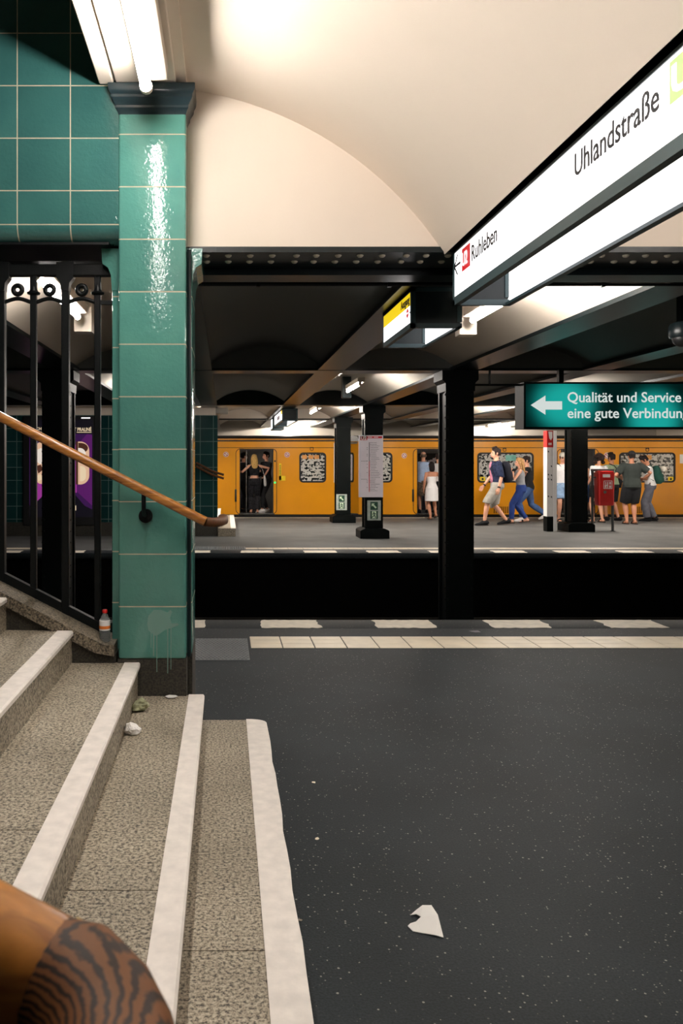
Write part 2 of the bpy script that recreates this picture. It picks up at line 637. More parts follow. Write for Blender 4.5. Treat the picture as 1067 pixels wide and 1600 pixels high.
def text(name, s, org, xd, yd, cap, width, material, parent, bold=0.0, thick=0.002):
    """lettering with its lower left at org, running along xd; cap height and total width in metres"""
    def conv(body, off):
        cu = bpy.data.curves.new('t', 'FONT')
        cu.body = body
        cu.size = 1
        cu.extrude = 0.02
        cu.offset = off
        cu.resolution_u = 3
        to = bpy.data.objects.new('t', cu)
        C.objects.link(to)
        bpy.context.view_layer.update()
        dg = bpy.context.evaluated_depsgraph_get()
        me = bpy.data.meshes.new_from_object(to.evaluated_get(dg))
        bpy.data.objects.remove(to)
        bpy.data.curves.remove(cu)
        return me
    if not _cap:
        me = conv('H', 0)
        _cap.append(max(v.co.y for v in me.vertices))
    me = conv(s, bold)
    x0 = min(v.co.x for v in me.vertices); x1 = max(v.co.x for v in me.vertices)
    sy = cap / _cap[0]
    sx = width / (x1 - x0) if width else sy
    xd, yd = Vector(xd), Vector(yd)
    zd = xd.cross(yd)
    for v in me.vertices:
        c = v.co.copy()
        v.co = Vector(org) + xd * ((c.x - x0) * sx) + yd * (c.y * sy) + zd * ((c.z + 0.02) / 0.04 * thick)
    me.name = name
    o = bpy.data.objects.new(name, me)
    C.objects.link(o)
    me.materials.clear()
    me.materials.append(MT[material] if isinstance(material, str) else material)
    place(o, parent, False)
    return o


def remesh(bm, voxel, iters=2):
    """fuse overlapping closed pieces into one continuous skin"""
    me = bpy.data.meshes.new('r')
    bmesh.ops.recalc_face_normals(bm, faces=bm.faces[:])
    bm.to_mesh(me)
    bm.free()
    to = bpy.data.objects.new('r', me)
    C.objects.link(to)
    md = to.modifiers.new('r', 'REMESH')
    md.mode = 'VOXEL'
    md.voxel_size = voxel
    sm = to.modifiers.new('s', 'SMOOTH')
    sm.factor = 0.5
    sm.iterations = iters
    bpy.context.view_layer.update()
    dg = bpy.context.evaluated_depsgraph_get()
    m2 = bpy.data.meshes.new_from_object(to.evaluated_get(dg))
    bpy.data.objects.remove(to)
    out = bmesh.new()
    out.from_mesh(m2)
    bpy.data.meshes.remove(m2)
    bpy.data.meshes.remove(me)
    return out

# ================================================================== THE SETTING
R_ = 0.168           # riser of the stairs
D_WALL = 4.08        # front of the tiled wall beside the stairs
NEAR_EDGE, FAR_EDGE, TRAIN_EDGE = 7.77, 13.47, 22.2
XL, XR = -7.0, 14.0

bm = B(); box(bm, XL, XR, -4.5, NEAR_EDGE - 0.42, -1.2, 0)
floor_near = struct('floor', bm, 'asphalt', 'dark speckled asphalt platform floor')
bm = B(); box(bm, XL, XR, NEAR_EDGE - 0.42, NEAR_EDGE, -0.14, 0.0, 0.012)
struct('trim_1', bm, 'edge_stone', 'dark edge stone of the near platform')
bm = B(); box(bm, XL, XR, FAR_EDGE + 0.42, TRAIN_EDGE - 0.3, -1.2, 0)
floor_far = struct('floor', bm, 'asphalt_far', 'grey platform floor beyond the tracks')
bm = B(); box(bm, XL, XR, FAR_EDGE, FAR_EDGE + 0.42, -0.1, 0.0, 0.012)
struct('trim_2', bm, 'edge_stone', 'dark edge stone of the far platform')
bm = B(); box(bm, XL, XR, TRAIN_EDGE - 0.3, TRAIN_EDGE, -1.2, 0.0, 0.012)
edge3 = struct('trim_3', bm, 'edge_stone', 'platform edge stone beside the train')
bm = B(); box(bm, XL, XR, TRAIN_EDGE - 0.27, TRAIN_EDGE - 0.15, 0.0, 0.004)
obj('edge_line', bm, 'white_block', edge3)
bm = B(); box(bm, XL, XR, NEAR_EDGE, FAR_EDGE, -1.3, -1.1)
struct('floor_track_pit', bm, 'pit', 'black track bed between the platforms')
bm = B(); box(bm, XL, XR, TRAIN_EDGE, 26.2, -1.3, -1.0)
struct('floor_track_pit', bm, 'pit', 'black track bed under the train')
for y0 in (8.75, 10.18, 11.3, 12.73):
    bm = B()
    prism(bm, [(y0 - 0.06, -1.1), (y0 + 0.06, -1.1), (y0 + 0.055, -1.08), (y0 + 0.012, -1.06), (y0 + 0.012, -0.99), (y0 + 0.033, -0.98),
               (y0 + 0.033, -0.95), (y0 - 0.033, -0.95), (y0 - 0.033, -0.98), (y0 - 0.012, -0.99), (y0 - 0.012, -1.06), (y0 - 0.055, -1.08)], 'x', XL, XR)
    o = obj('track_rail', bm, 'rail_steel'); o['kind'] = 'structure'

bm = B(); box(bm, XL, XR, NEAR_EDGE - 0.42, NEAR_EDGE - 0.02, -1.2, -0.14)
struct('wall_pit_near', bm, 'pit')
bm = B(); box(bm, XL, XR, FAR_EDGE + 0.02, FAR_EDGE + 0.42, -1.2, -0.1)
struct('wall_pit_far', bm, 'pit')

# painted blocks on the platform edges (part of the floor)
def worn_block(bm, x0, x1, y0, y1, z, seed):
    rnd = random.Random(seed)
    pts = []
    n = 14
    for k in range(n):
        pts.append((x0 + (x1 - x0) * k / n + rnd.uniform(-.008, .008), y0 + rnd.uniform(-.004, .02)))
    for k in range(5):
        pts.append((x1 + rnd.uniform(-.02, .015), y0 + (y1 - y0) * (k + .3) / 5))
    for k in range(n):
        pts.append((x1 - (x1 - x0) * k / n + rnd.uniform(-.008, .008), y1 - rnd.uniform(-.004, .015)))
    for k in range(5):
        pts.append((x0 + rnd.uniform(-.015, .02), y1 - (y1 - y0) * (k + .3) / 5))
    prism(bm, pts, 'z', z, z + 0.003)

bm = B()
x = 0.335
k = 0
for x in [0.335 - 1.075 * i for i in range(-12, 8)]:
    worn_block(bm, x, x + 0.55, 7.37, 7.745, 0.0, k); k += 1
obj('edge_marking', bm, 'white_block', bpy.data.objects['trim_1'])
bm = B()
for i in range(-6, 13):
    x = 0.26 + 1.075 * i
    worn_block(bm, x, x + 0.56, FAR_EDGE + 0.03, FAR_EDGE + 0.36, 0.0, 50 + i)
obj('edge_marking', bm, 'white_block', bpy.data.objects['trim_2'])

# guide strip of ribbed cream tiles, three rows to a tile
bm = B()
for i in range(0, 50):
    x = 0.208 + 0.2655 * i
    for r in range(3):
        y = 6.575 + r * 0.142
        box(bm, x + 0.004, x + 0.2615, y + 0.004, y + 0.138, -0.01, 0.005, 0.003, 1)
obj('guide_strip', bm, 'strip_tile', floor_near)
bm = B()
for i in range(0, 52):
    x = -0.75 + 0.2655 * i
    box(bm, x + 0.004, x + 0.2615, FAR_EDGE + 0.58, FAR_EDGE + 0.80, -0.01, 0.004)
for i in range(-24, -8):
    x = -0.75 + 0.2655 * i
    box(bm, x + 0.004, x + 0.2615, FAR_EDGE + 0.58, FAR_EDGE + 0.80, -0.01, 0.004)
obj('guide_strip', bm, 'strip_tile', floor_far)
bm = B()
box(bm, -0.62, 0.19, 6.17, 6.93, -0.01, 0.003)
for i in range(26):
    for j in range(18):
        x = -0.6 + i * 0.0305 + (j % 2) * 0.015; y = 6.2 + j * 0.041
        loft(bm, [(x, y, 0.002), (x, y, 0.008)], [(0.010, 0.014), (0.006, 0.009)], n=6)
obj('stud_plate', bm, 'grate', floor_near)
bm = B()
box(bm, -0.6, 0.36, FAR_EDGE + 0.5, FAR_EDGE + 0.98, -0.01, 0.006)
for i in range(24):
    for j in range(8):
        x = -0.58 + i * 0.039; y = FAR_EDGE + 0.53 + j * 0.056
        loft(bm, [(x, y, 0.005), (x, y, 0.011)], [(0.012, 0.014), (0.007, 0.009)], n=6)
obj('stud_plate', bm, 'grate', floor_far)

# ------------------------------------------------------------------ ceilings
SPR, CROWN = EYE + 1.12, EYE + 2.0

def vault(name, xc, x0, x1, d0, d1, zs, zc, top, material, label, half):
    """solid block with a segmental barrel vault hollowed into its underside, axis along the view"""
    rise = zc - zs
    rad = (half * half + rise * rise) / (2 * rise)
    pts = []
    n = 36
    for k in range(n + 1):
        x = x0 + (x1 - x0) * k / n
        dx = x - xc
        z = zc - rad + math.sqrt(max(rad * rad - dx * dx, 0))
        pts.append((x, z))
    pts += [(x1, top), (x0, top)]
    bm = B()
    prism(bm, pts, 'y', d0, d1)
    return struct(name, bm, material, label, 50)

XB = [-0.33 + 1.63 * k for k in range(-4, 10)]      # beam lines along the view
VC = -0.476
vault('ceiling_vault', VC, -0.225, 1.165, -4.5, 4.25, SPR, CROWN, 4.4, 'cream', 'cream barrel vault above the stairs and platform', 1.63)
vault('ceiling_vault', 3.05, 1.49, 4.62, -4.5, 4.25, SPR, CROWN, 4.4, 'cream', 'cream barrel vault beyond the hanging sign', 1.56)
vault('ceiling_vault', 6.5, 4.9, 8.1, -4.5, 4.25, SPR, CROWN, 4.4, 'cream', 'cream barrel vault at the right end', 1.6)
bm = B(); box(bm, 8.1, XR, -4.5, 4.25, SPR, 4.4)
struct('ceiling', bm, 'cream')
bm = B(); box(bm, -0.6, XR, 4.25, 4.58, SPR, 4.4)
struct('wall_above_girder', bm, 'cream', 'cream end wall of the vaults')
bm = B(); box(bm, XL, -0.6, -4.5, 4.6, 5.2, 5.4)
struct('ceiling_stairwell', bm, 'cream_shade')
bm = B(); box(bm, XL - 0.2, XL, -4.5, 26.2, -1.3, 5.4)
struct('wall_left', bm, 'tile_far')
bm = B(); box(bm, XR, XR + 0.2, -4.5, 26.2, -1.3, 5.4)
struct('wall_right', bm, 'cream')
bm = B(); box(bm, XL, XR, -4.7, -4.5, -1.3, 5.4)
struct('wall_back', bm, 'tile_far')
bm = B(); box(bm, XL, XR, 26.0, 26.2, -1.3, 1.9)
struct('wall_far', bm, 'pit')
bm = B(); box(bm, XL, XR, 26.0, 26.2, 1.9, 4.0)
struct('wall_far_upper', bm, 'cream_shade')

# beams along the view
for k, x in enumerate(XB):
    bm = B()
    w = 0.165
    zb = EYE + 1.13
    box(bm, x - w, x + w, 4.6, 26.0, zb, zb + 0.035)
    box(bm, x - 0.1, x + 0.1, 4.6, 26.0, zb + 0.03, zb + 0.5)
    o = struct('ceiling_beam', bm, 'steel')
for x, w in ((1.32, 0.17), (4.76, 0.16)):
    bm = B(); box(bm, x - w, x + w, -4.5, 4.25, EYE + 1.135, 4.4)
    struct('ceiling_beam', bm, 'steel_black')

# shallow vaults of the hall between the beams
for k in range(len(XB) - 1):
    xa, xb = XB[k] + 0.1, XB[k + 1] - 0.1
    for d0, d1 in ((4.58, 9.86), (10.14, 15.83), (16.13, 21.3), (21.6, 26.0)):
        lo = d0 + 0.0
        vault('ceiling_vault', (xa + xb) / 2, xa, xb, d0, d1, EYE + 1.17, EYE + 1.42, EYE + 1.75, (('cream' if d0 < 9 else 'cream_shade') if (k % 2 == 1) else 'vault_unlit') if d0 < 16 else 'cream_shade', None, (xb - xa) / 2)  # bays without lamps coloured darker, in place of their shade

# cross girders
def girder(d0, d1, x0, x1, zb, web, material, rivets=False, cream=False):
    bm = B()
    box(bm, x0, x1, d0, d1, zb, zb + 0.03)
    box(bm, x0, x1, d0 + 0.06, d1 - 0.06, zb + 0.02, zb + web)
    b2 = B()
    if rivets:
        n = int((x1 - x0) / 0.118)
        for i in range(n):
            x = x0 + 0.06 + i * 0.118
            for y in (d0 + 0.06, d0 + 0.19):
                ball(b2, (x + (0.0 if i % 5 else 0.012), y, zb), (0.019, 0.019, 0.014), 8, 5)
    o = struct('ceiling_girder', bm, material)
    if rivets:
        obj('rivets', b2, 'rivet', o)
    return o

girder(4.24, 4.58, -0.28, XR, SPR - 0.008, 0.03, 'steel', True)
bm = B(); box(bm, -0.2, XR, 4.62, 4.72, SPR - 0.03, SPR + 0.2)
box(bm, -0.2, XR, 4.60, 4.78, SPR - 0.045, SPR - 0.028)
struct('ceiling_girder', bm, 'steel')
bm = B(); box(bm, XL, -0.3, 4.5, 4.75, SPR + 0.03, SPR + 0.55)
struct('ceiling_girder', bm, 'steel_black')
bm = B(); box(bm, XL, XR, 9.85, 9.88, EYE + 1.155, EYE + 1.6)
struct('trim_9', bm, 'vault_unlit')  # plate in the unlit bays' dark colour, so no arch shows
for d in (10.0, 15.98, 21.45):
    girder(d - 0.16, d + 0.16, XL, XR, EYE + 1.125, 0.5, 'steel')
bm = B(); box(bm, XL, XR, 21.30, 21.33, EYE + 1.16, EYE + 1.6)
struct('trim_4', bm, 'cream')

# pipes under the near girder
for i, (dz, r, y) in enumerate(((-0.008, 0.010, 4.84), (-0.034, 0.013, 4.88))):
    bm = B()
    cyl(bm, (-0.17, y, SPR + dz), (4.7, y, SPR + dz), r, 8)
    for x in (0.2, 1.0, 2.3, 3.6):
        box(bm, x - 0.012, x + 0.012, y - 0.016, y + 0.016, SPR + dz - 0.018, SPR + 0.03)
    o = obj('conduit_pipe', bm, 'iron')
    tag(o, ('thin black conduit pipe slung under the near riveted girder' if i == 0 else 'thicker black conduit pipe, lowest under the near riveted girder'), 'pipe')

# ------------------------------------------------------------------ tiled wall above the stair opening
bm = B()
z0 = EYE + (722 - 375) * D_WALL / F
pts = []
for k in range(9):
    a = math.radians(90 * k / 8)
    pts.append((D_WALL + 0.07 - 0.07 * math.cos(a), z0 + 0.09 - 0.09 * math.sin(a)))
pts += [(4.47, z0), (4.47, 5.2), (D_WALL, 5.2)]
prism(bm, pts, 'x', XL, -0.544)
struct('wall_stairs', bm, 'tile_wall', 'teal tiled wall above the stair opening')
bm = B(); box(bm, XL, -0.6, 4.12, 4.46, z0 - 0.012, z0)
struct('shade_sheet', bm, 'iron')  # thin black sheet standing for the shade under the opening

# ------------------------------------------------------------------ lamp beam above the pillar
bm = B()
zb = EYE + 1.916
box(bm, -0.64, -0.565, -4.4, 4.06, zb + 0.0, zb + 0.25, 0.006, 1)
box(bm, -0.555, -0.25, -4.4, 4.06, zb + 0.006, zb + 0.9, 0.004, 1)
box(bm, -0.64, -0.2, -4.4, 4.3, zb + 0.03, zb + 0.9)
struct('ceiling_lamp_beam', bm, 'cream', 'cream painted beam carrying the tubes')

# ------------------------------------------------------------------ stairs
stairs = thing('stairs', 'speckled granite stairs with white painted edges going up beside the tiled pillar', None, (0, 2.4, 0))
stairs['kind'] = 'structure'
NX = [0.21, -0.119, -0.446, -0.783, -1.118, -1.452, -1.786, -2.12]
for i, nx in enumerate(NX):
    z = R_ * (i + 1)
    yb = 4.225 if i == 0 else D_WALL + 0.02
    x0 = nx - 0.36
    bm = B()
    for a, b in ((0.9, 2.228), (2.232, yb)):
        if i == 0 and b == yb:
            r = 0.09
            pts = [(x0, a), (nx, a)]
            for k in range(9):
                t = math.radians(90 * k / 8)
                pts.append((nx - r + r * math.cos(t), yb - r * 0.6 + r * 0.6 * math.sin(t)))
            pts.append((x0, yb))
            prism(bm, pts, 'z', 0.0, z)
        else:
            box(bm, x0, nx, a, b, 0.0 if i == 0 else max(0, z - R_ * 1.6), z)
    st = obj('step', bm, 'granite', stairs, 30)
    bm = B()
    w = 0.1 if i == 0 else 0.068
    rnd = random.Random(i)
    if i == 0:
        r = 0.09
        pts = [(nx - w, 0.9)]
        m = 24
        for k in range(m + 1):
            pts.append((nx + 0.006 + rnd.uniform(-.006, .004), 0.9 + (yb - r * 0.6 - 0.9) * k / m))
        for k in range(1, 9):
            t = math.radians(90 * k / 8)
            pts.append((nx + .004 - r + r * math.cos(t), yb - r * 0.6 + (r * 0.6 + .004) * math.sin(t)))
        pts.append((nx - w, yb + .004))
        prism(bm, pts, 'z', z - 0.012, z + 0.004)
    else:
        prism(bm, [(nx - w, z - 0.02), (nx + 0.012, z - 0.02), (nx + 0.012, z - 0.004), (nx + 0.006, z + 0.004), (nx - w, z + 0.004)], 'y', 0.9, yb + 0.0)
    obj('step_edge', bm, 'white_edge', st, 30)

# stringer of stone under the railing, and the dark skirting below it
SL = 0.515
def ztop(x):
    return 0.625 + SL * max(0.0, -0.66 - x)
bm = B()
prism(bm, [(-0.565, 0.545), (-0.565, 0.602), (-0.615, 0.602), (-0.66, 0.625), (-3.4, ztop(-3.4)), (-3.4, ztop(-3.4) - 0.06), (-0.66, 0.562)], 'y', 4.055, 4.46)
o = struct('trim_6', bm, 'granite_dark', 'sloping sooty granite kerb beside the stairs')
bm = B()
prism(bm, [(-0.56, 0.0), (-0.56, 0.55), (-0.66, 0.57), (-3.4, ztop(-3.4) - 0.05), (-3.4, 0.0)], 'y', 4.085, 4.42)
struct('baseboard_stairs', bm, 'plinth', 'dark stone skirting under the sloping kerb')

# ------------------------------------------------------------------ far stair block on the other platform
fw = thing('far_stairs', 'granite stairs with a white edge on the far platform', None, (-2, 17, 0))
fw['kind'] = 'structure'
for i, nx in enumerate(NX[:4]):
    z = R_ * (i + 1)
    y0 = 16.45 if i == 0 else 16.75
    bm = B(); box(bm, nx - 0.36, nx, y0, 20.6, 0, z)
    st = obj('step', bm, 'granite', fw)
    bm = B(); box(bm, nx - 0.1, nx + 0.008, y0 - 0.005, 20.6, z - 0.012, z + 0.004)
    obj('step_edge', bm, 'white_edge', st)
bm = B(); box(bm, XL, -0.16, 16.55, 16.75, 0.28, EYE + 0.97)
struct('wall_far_stairs', bm, 'tile_far', 'tiled wall of the far stairs, toned dark for weak light')
bm = B(); box(bm, XL, -0.16, 16.53, 16.76, 0.0, 0.285)
struct('baseboard_far_stairs', bm, 'plinth')
bm = B(); box(bm, XL, -0.2, 16.5, 16.8, EYE + 0.97, EYE + 1.13)
struct('trim_7', bm, 'cream')
bm = B(); box(bm, -0.2, 0.06, 16.48, 16.8, EYE + 1.0, EYE + 1.12, 0.02)
struct('trim_8', bm, 'cream_shade')

# ================================================================== NEAR THINGS
# ------------------------------------------------------------------ tiled pillar
pil = thing('tiled_pillar', 'teal tiled pillar with dark moulded capital beside the foot of the stairs', 'pillar', (-0.38, 4.3, 0))
ZP = 0.525
bm = B()
box(bm, -0.545, -0.201, 4.08, 4.30, ZP, EYE + 1.83, 0.012, 3)
obj('shaft', bm, 'tile_pilaster', pil)
bm = B()
box(bm, -0.595, -0.175, 4.2, 4.62, ZP, EYE + 1.12, 0.008, 2)
obj('core', bm, 'tile_pilaster', pil)
bm = B()
for s, x in ((1, -0.175), (-1, -0.595)):
    pts = [(x, EYE + 0.9), (x + s * 0.005, EYE + 0.98), (x + s * 0.02, EYE + 1.02), (x + s * 0.05, EYE + 1.04), (x + s * 0.055, EYE + 1.12), (x - s * 0.06, EYE + 1.12), (x - s * 0.06, EYE + 0.9)]
    prism(bm, pts, 'y', 4.195, 4.6)
obj('corbel', bm, 'tile_pilaster', pil)
bm = B()
zc = EYE + 1.785
def cap_ring(e, z):
    return [bm.verts.new((x, y, z)) for x, y in ((-0.545 - e, 4.08 - e), (-0.201 + e, 4.08 - e), (-0.201 + e, 4.36), (-0.545 - e, 4.36))]
prof = [(0.0, -0.012), (0.004, 0.0), (0.010, 0.012), (0.014, 0.018), (0.014, 0.03), (0.02, 0.042), (0.03, 0.056), (0.034, 0.064), (0.034, 0.078), (0.04, 0.088), (0.046, 0.1), (0.048, 0.128), (0.04, 0.134)]
bridge(bm, [cap_ring(e, zc + z) for e, z in prof])
obj('capital', bm, 'capital', pil, 25)
bm = B()
box(bm, -0.548, -0.198, 4.082, 4.3, 0.0, ZP - 0.002)
box(bm, -0.597, -0.173, 4.2, 4.62, 0.0, ZP - 0.002)
obj('plinth', bm, 'plinth', pil)
bm = B()
cyl(bm, (-0.187, 4.145, ZP), (-0.187, 4.145, EYE + 1.1), 0.011, 8)
obj('edge_pipe', bm, 'steel', pil)
# splash of dried liquid on the lowest tiles
bm = B()
rnd = random.Random(3)
def smear(pts, y=4.0785):
    vs_ = [bm.verts.new((p.x, y, p.z)) for p in pts]
    vb = [bm.verts.new((p.x, y + 0.004, p.z)) for p in pts]
    n = len(vs_)
    bm.faces.new(vs_); bm.faces.new(vb[::-1])
    for k in range(n):
        bm.faces.new((vs_[k], vb[k], vb[(k + 1) % n], vs_[(k + 1) % n]))
smear([P(x, y, 4.08) for x, y in ((232, 962), (240, 953), (252, 953), (262, 957), (266, 953), (269, 956), (266, 966), (268, 974), (278, 974), (279, 977), (268, 981), (258, 984), (250, 990), (244, 994), (238, 990), (232, 985), (230, 974))])
for a, b, w in ((240, 1025, 1.6), (245, 1050, 1.1), (262, 1052, 1.2), (267, 1046, 0.9), (236, 1012, 0.9)):
    smear([P(a - w, 978, 4.08), P(a + w, 978, 4.08), P(a + w * .6, b, 4.08), P(a - w * .6, b, 4.08)], 4.0783 - w * 1e-4)
m, nt, b_ = new_mat('dried splash')
b_.inputs['Base Color'].default_value = srgb(150, 190, 178)
b_.inputs['Roughness'].default_value = 0.5
b_.inputs['Alpha'].default_value = 0.45
obj('splash_stain', bm, m, pil)

# ------------------------------------------------------------------ fluorescent lamps
def lamp(label, x, d0, d1, z, group, material='tube', side=1, drop=None, tr=0.019, hang=0.255):
    t = thing('fluorescent_lamp', label, 'lamp', (x, (d0 + d1) / 2, z), group)
    bm = B(); cyl(bm, (x, d0 + 0.02, z), (x, d1 - 0.02, z), tr, 14)
    obj('tube', bm, material, t)
    bm = B()
    xo = x + side * (0.02 if drop else 0.035)
    hw = 0.055 if drop else 0.07
    box(bm, xo - hw, xo + hw, d0, d1, z + 0.03, z + 0.1, 0.008, 2)
    obj('batten', bm, 'cream_metal', t)
    for d in (d0, d1):
        bm = B(); cyl(bm, (x, d - 0.015, z), (x, d + 0.03 - 0.015, z), tr + 0.005, 12)
        box(bm, x - 0.02, x + 0.02, d - 0.01, d + 0.01, z - 0.01, z + 0.06, 0.004, 1)
        obj('end_cap', bm, 'cream_metal', t)
    if drop is None:
        for d in (d0 + 0.12, d1 - 0.12):
            bm = B(); box(bm, x + side * 0.055 - 0.02, x + side * 0.055 + 0.02, d - 0.02, d + 0.02, z + 0.08, z + hang)
            obj('hanger', bm, 'cream_metal', t)
    else:
        bm = B(); box(bm, x - 0.06, x + 0.085, d1 + 0.14, d1 + 0.28, z - 0.09, z + hang, 0.01)
        obj('junction_box', bm, drop, t)
    return t

ZL = EYE + 1.80
LG = 'fluorescent lamps on the cream beam above the stairs'
for i, (a, b) in enumerate(((2.56, 3.84), (1.2, 2.46), (0.55, 1.1))):  # third tube is added, unseen fill, kept short to spare the handrail
    lamp(['bright fluorescent lamp on cream beam right above the pillar capital', 'fluorescent lamp on cream beam, second from the pillar', 'unseen short tube added as fill on cream beam, third from the pillar', 'fluorescent lamp on cream beam, fourth from the pillar'][i], -0.38, a, b, ZL, LG, tr=0.026, hang=0.125)
G2 = 'fluorescent lamps hanging in the vault bays'
for i, (a, b) in enumerate(((2.3, 3.6), (0.6, 1.9))):
    lamp(['fluorescent lamp in the vault right of the hanging line sign', 'fluorescent lamp in the right vault nearer the viewer'][i], 3.05, a, b, EYE + 1.8, G2, hang=0.19)
ZF = EYE + 1.14
lamp('fluorescent lamp seen through the iron railing, with cream box at its end', -1.16, 4.9, 6.3, ZF, G2, 'tube_hall', drop='cream_metal')
lamp('fluorescent lamp just behind the yellow exit sign, with cream box at its end', 1.99, 5.1, 6.45, ZF, G2, 'tube_bright', drop='cream_metal', side=-1)
lamp('fluorescent lamp hanging above the tracks left of the black pit column', 1.97, 11.7, 12.9, ZF, G2, 'tube_bright', drop='steel')
lamp('fluorescent lamp over the far platform above the route map column', 1.99, 17.3, 18.6, ZF, G2, 'tube_far')
lamp('fluorescent lamp over the far platform right behind the pit column', 5.25, 17.4, 18.7, ZF, G2, 'tube_far')
lamp('fluorescent lamp left of the green sign above the tracks', 5.15, 12.8, 14.1, ZF, G2, 'tube_bright')
lamp('fluorescent lamp above the tracks left behind the railing column', -1.16, 12.2, 13.5, ZF, G2, 'tube_bright')
lamp('fluorescent lamp over the far platform behind the green sign', 8.5, 17.2, 18.6, ZF, G2, 'tube_far')
lamp('fluorescent lamp over the far stairs', -1.1, 18.2, 19.6, ZF, G2, 'tube_far')
lamp('fluorescent lamp over the far platform at the right edge', 11.7, 17.2, 18.6, ZF, G2, 'tube_far')
lamp('fluorescent lamp above the first train car roof', 1.99, 24.6, 25.8, ZF + 0.05, G2, 'tube_far')
lamp('fluorescent lamp above the second train car roof', 8.5, 24.6, 25.8, ZF + 0.05, G2, 'tube_far')

# ------------------------------------------------------------------ wooden handrails
def handrail_z(x):
    return 1.235 + 0.512 * (-0.1 - x)
DR = 3.97
hr = thing('handrail', 'long varnished wooden handrail sloping across the tiled pillar', 'handrail', (-0.8, DR, 1.2))
bm = B()
xs = [-3.2, -2.5, -1.8, -1.1, -0.6, -0.25, -0.1]
loft(bm, [(x, DR, handrail_z(x)) for x in xs], [(0.024, 0.028)] * len(xs), Vector((0, 0, 1)), 16, 2.6)
obj('rail', bm, 'wood', hr)
bm = B()
loft(bm, [(-0.1, DR, handrail_z(-0.1)), (-0.085, DR + 0.005, 1.232), (-0.06, DR + 0.03, 1.228), (-0.03, DR + 0.08, 1.228), (-0.012, DR + 0.16, 1.23), (-0.012, DR + 0.27, 1.232)], [(0.0235, 0.0275)] * 6, Vector((0, 0, 1)), 16, 2.6)
obj('return_end', bm, 'wood_end', hr)
for bx in (-0.405, -1.9):
    bm = B()
    zk = handrail_z(bx) - 0.135
    cyl(bm, (bx, 4.082, zk), (bx, 4.066, zk), 0.036, 20)
    cyl(bm, (bx, 4.066, zk), (bx, 4.045, zk), 0.024, 16)
    loft(bm, [(bx, 4.06, zk), (bx, 4.01, zk + 0.01), (bx, DR, zk + 0.04), (bx, DR, zk + 0.12)], [0.011] * 4, Vector((1, 0, 0)), 10)
    obj('wall_bracket', bm, 'iron', hr)

nr = thing('handrail', 'thick wooden handrail in the near bottom left corner, curving down at its dark end', 'handrail', (-0.2, 0.45, 1.2))
bm = B()
loft(bm, [(-1.3, 0.45, handrail_z(-1.3)), (-0.7, 0.45, handrail_z(-0.7)), (-0.3, 0.45, handrail_z(-0.3)), (-0.1, 0.45, handrail_z(-0.1) - 0.002)], [(0.036, 0.034)] * 4, Vector((0, 0, 1)), 28, 2.4)
obj('rail', bm, 'wood', nr)
bm = B()
p_ = [Vector((-0.1, 0.45, handrail_z(-0.1) - 0.002)), P(112, 1556, 0.443), P(148, 1602, 0.43), P(170, 1655, 0.412), P(180, 1720, 0.385), P(176, 1800, 0.35), P(160, 1900, 0.30)]
loft(bm, p_, [(0.0362, 0.0342), (0.037, 0.035), (0.0375, 0.036), (0.037, 0.036), (0.036, 0.035), (0.035, 0.034), (0.034, 0.033)], Vector((0, 0, 1)), 28, 2.3)
obj('return_end', bm, 'wood_end', nr)
bm = B()
q = Vector((-0.1, 0.45, handrail_z(-0.1) - 0.002)); t_ = Vector((0.1, 0, -0.052)).normalized()
loft(bm, [q - t_ * 0.0018, q + t_ * 0.0018], [(0.0371, 0.0351)] * 2, Vector((0, 0, 1)), 28, 2.4)
obj('glue_joint', bm, 'glue', nr)

# ------------------------------------------------------------------ iron railing
rl = thing('iron_railing', 'black wrought iron railing with ring ornaments in the stair opening', 'railing', (-1.2, 4.27, 0.6))
DI = 4.27
zt0, zt1 = EYE + (722 - 432) * DI / F, EYE + (722 - 414) * DI / F
def rail_low(x):
    return 0.625 + SL * max(0.0, -0.66 - x) + 0.02
bars = [-0.681 - 0.1707 * k for k in range(0, 16)]
for k, x in enumerate(bars):
    post = (k % 2 == 1)
    bm = B()
    w = 0.0165
    zlo = rail_low(x)
    box(bm, x - w, x + w, DI - w, DI + w, zlo - 0.02, zt0 + 0.01, 0.004, 1)
    if post:
        box(bm, x - 0.02, x + 0.02, DI - 0.024, DI + 0.024, ztop(x) - 0.01, zt1 + 0.015, 0.004, 1)
        prism(bm, [(x - 0.02, zt0 - 0.08), (x + 0.02, zt0 - 0.08), (x + 0.024, zt0 - 0.04), (x + 0.045, zt0 - 0.012), (x + 0.045, zt1 + 0.01), (x - 0.045, zt1 + 0.01), (x - 0.045, zt0 - 0.012), (x - 0.024, zt0 - 0.04)], 'y', DI - 0.028, DI + 0.028)
        obj('post', bm, 'iron', rl)
    else:
        zr = EYE + (722 - 458) * DI / F
        lathe(bm, (x, DI, zr), [(0.017, -0.012), (0.034, -0.006), (0.036, 0.002), (0.024, 0.008), (0.02, 0.016), (0.0155, 0.05), (0.015, 0.075), (0.02, 0.085), (0.02, 0.1)], 12)
        obj('baluster', bm, 'iron', rl)
bm = B()
xa, xb = -3.3, -0.597
box(bm, xa, xb, DI - 0.024, DI + 0.024, zt0, zt1, 0.004, 1)
obj('top_rail', bm, 'iron', rl)
bm = B()
prism(bm, [(-0.6, rail_low(-0.6) - 0.02), (-0.6, rail_low(-0.6) + 0.03), (-0.66, rail_low(-0.66) + 0.03), (xa, rail_low(xa) + 0.03), (xa, rail_low(xa) - 0.02), (-0.66, rail_low(-0.66) - 0.02)], 'y', DI - 0.02, DI + 0.02)
obj('bottom_rail', bm, 'iron', rl)
zc_ = EYE + (722 - 469) * DI / F
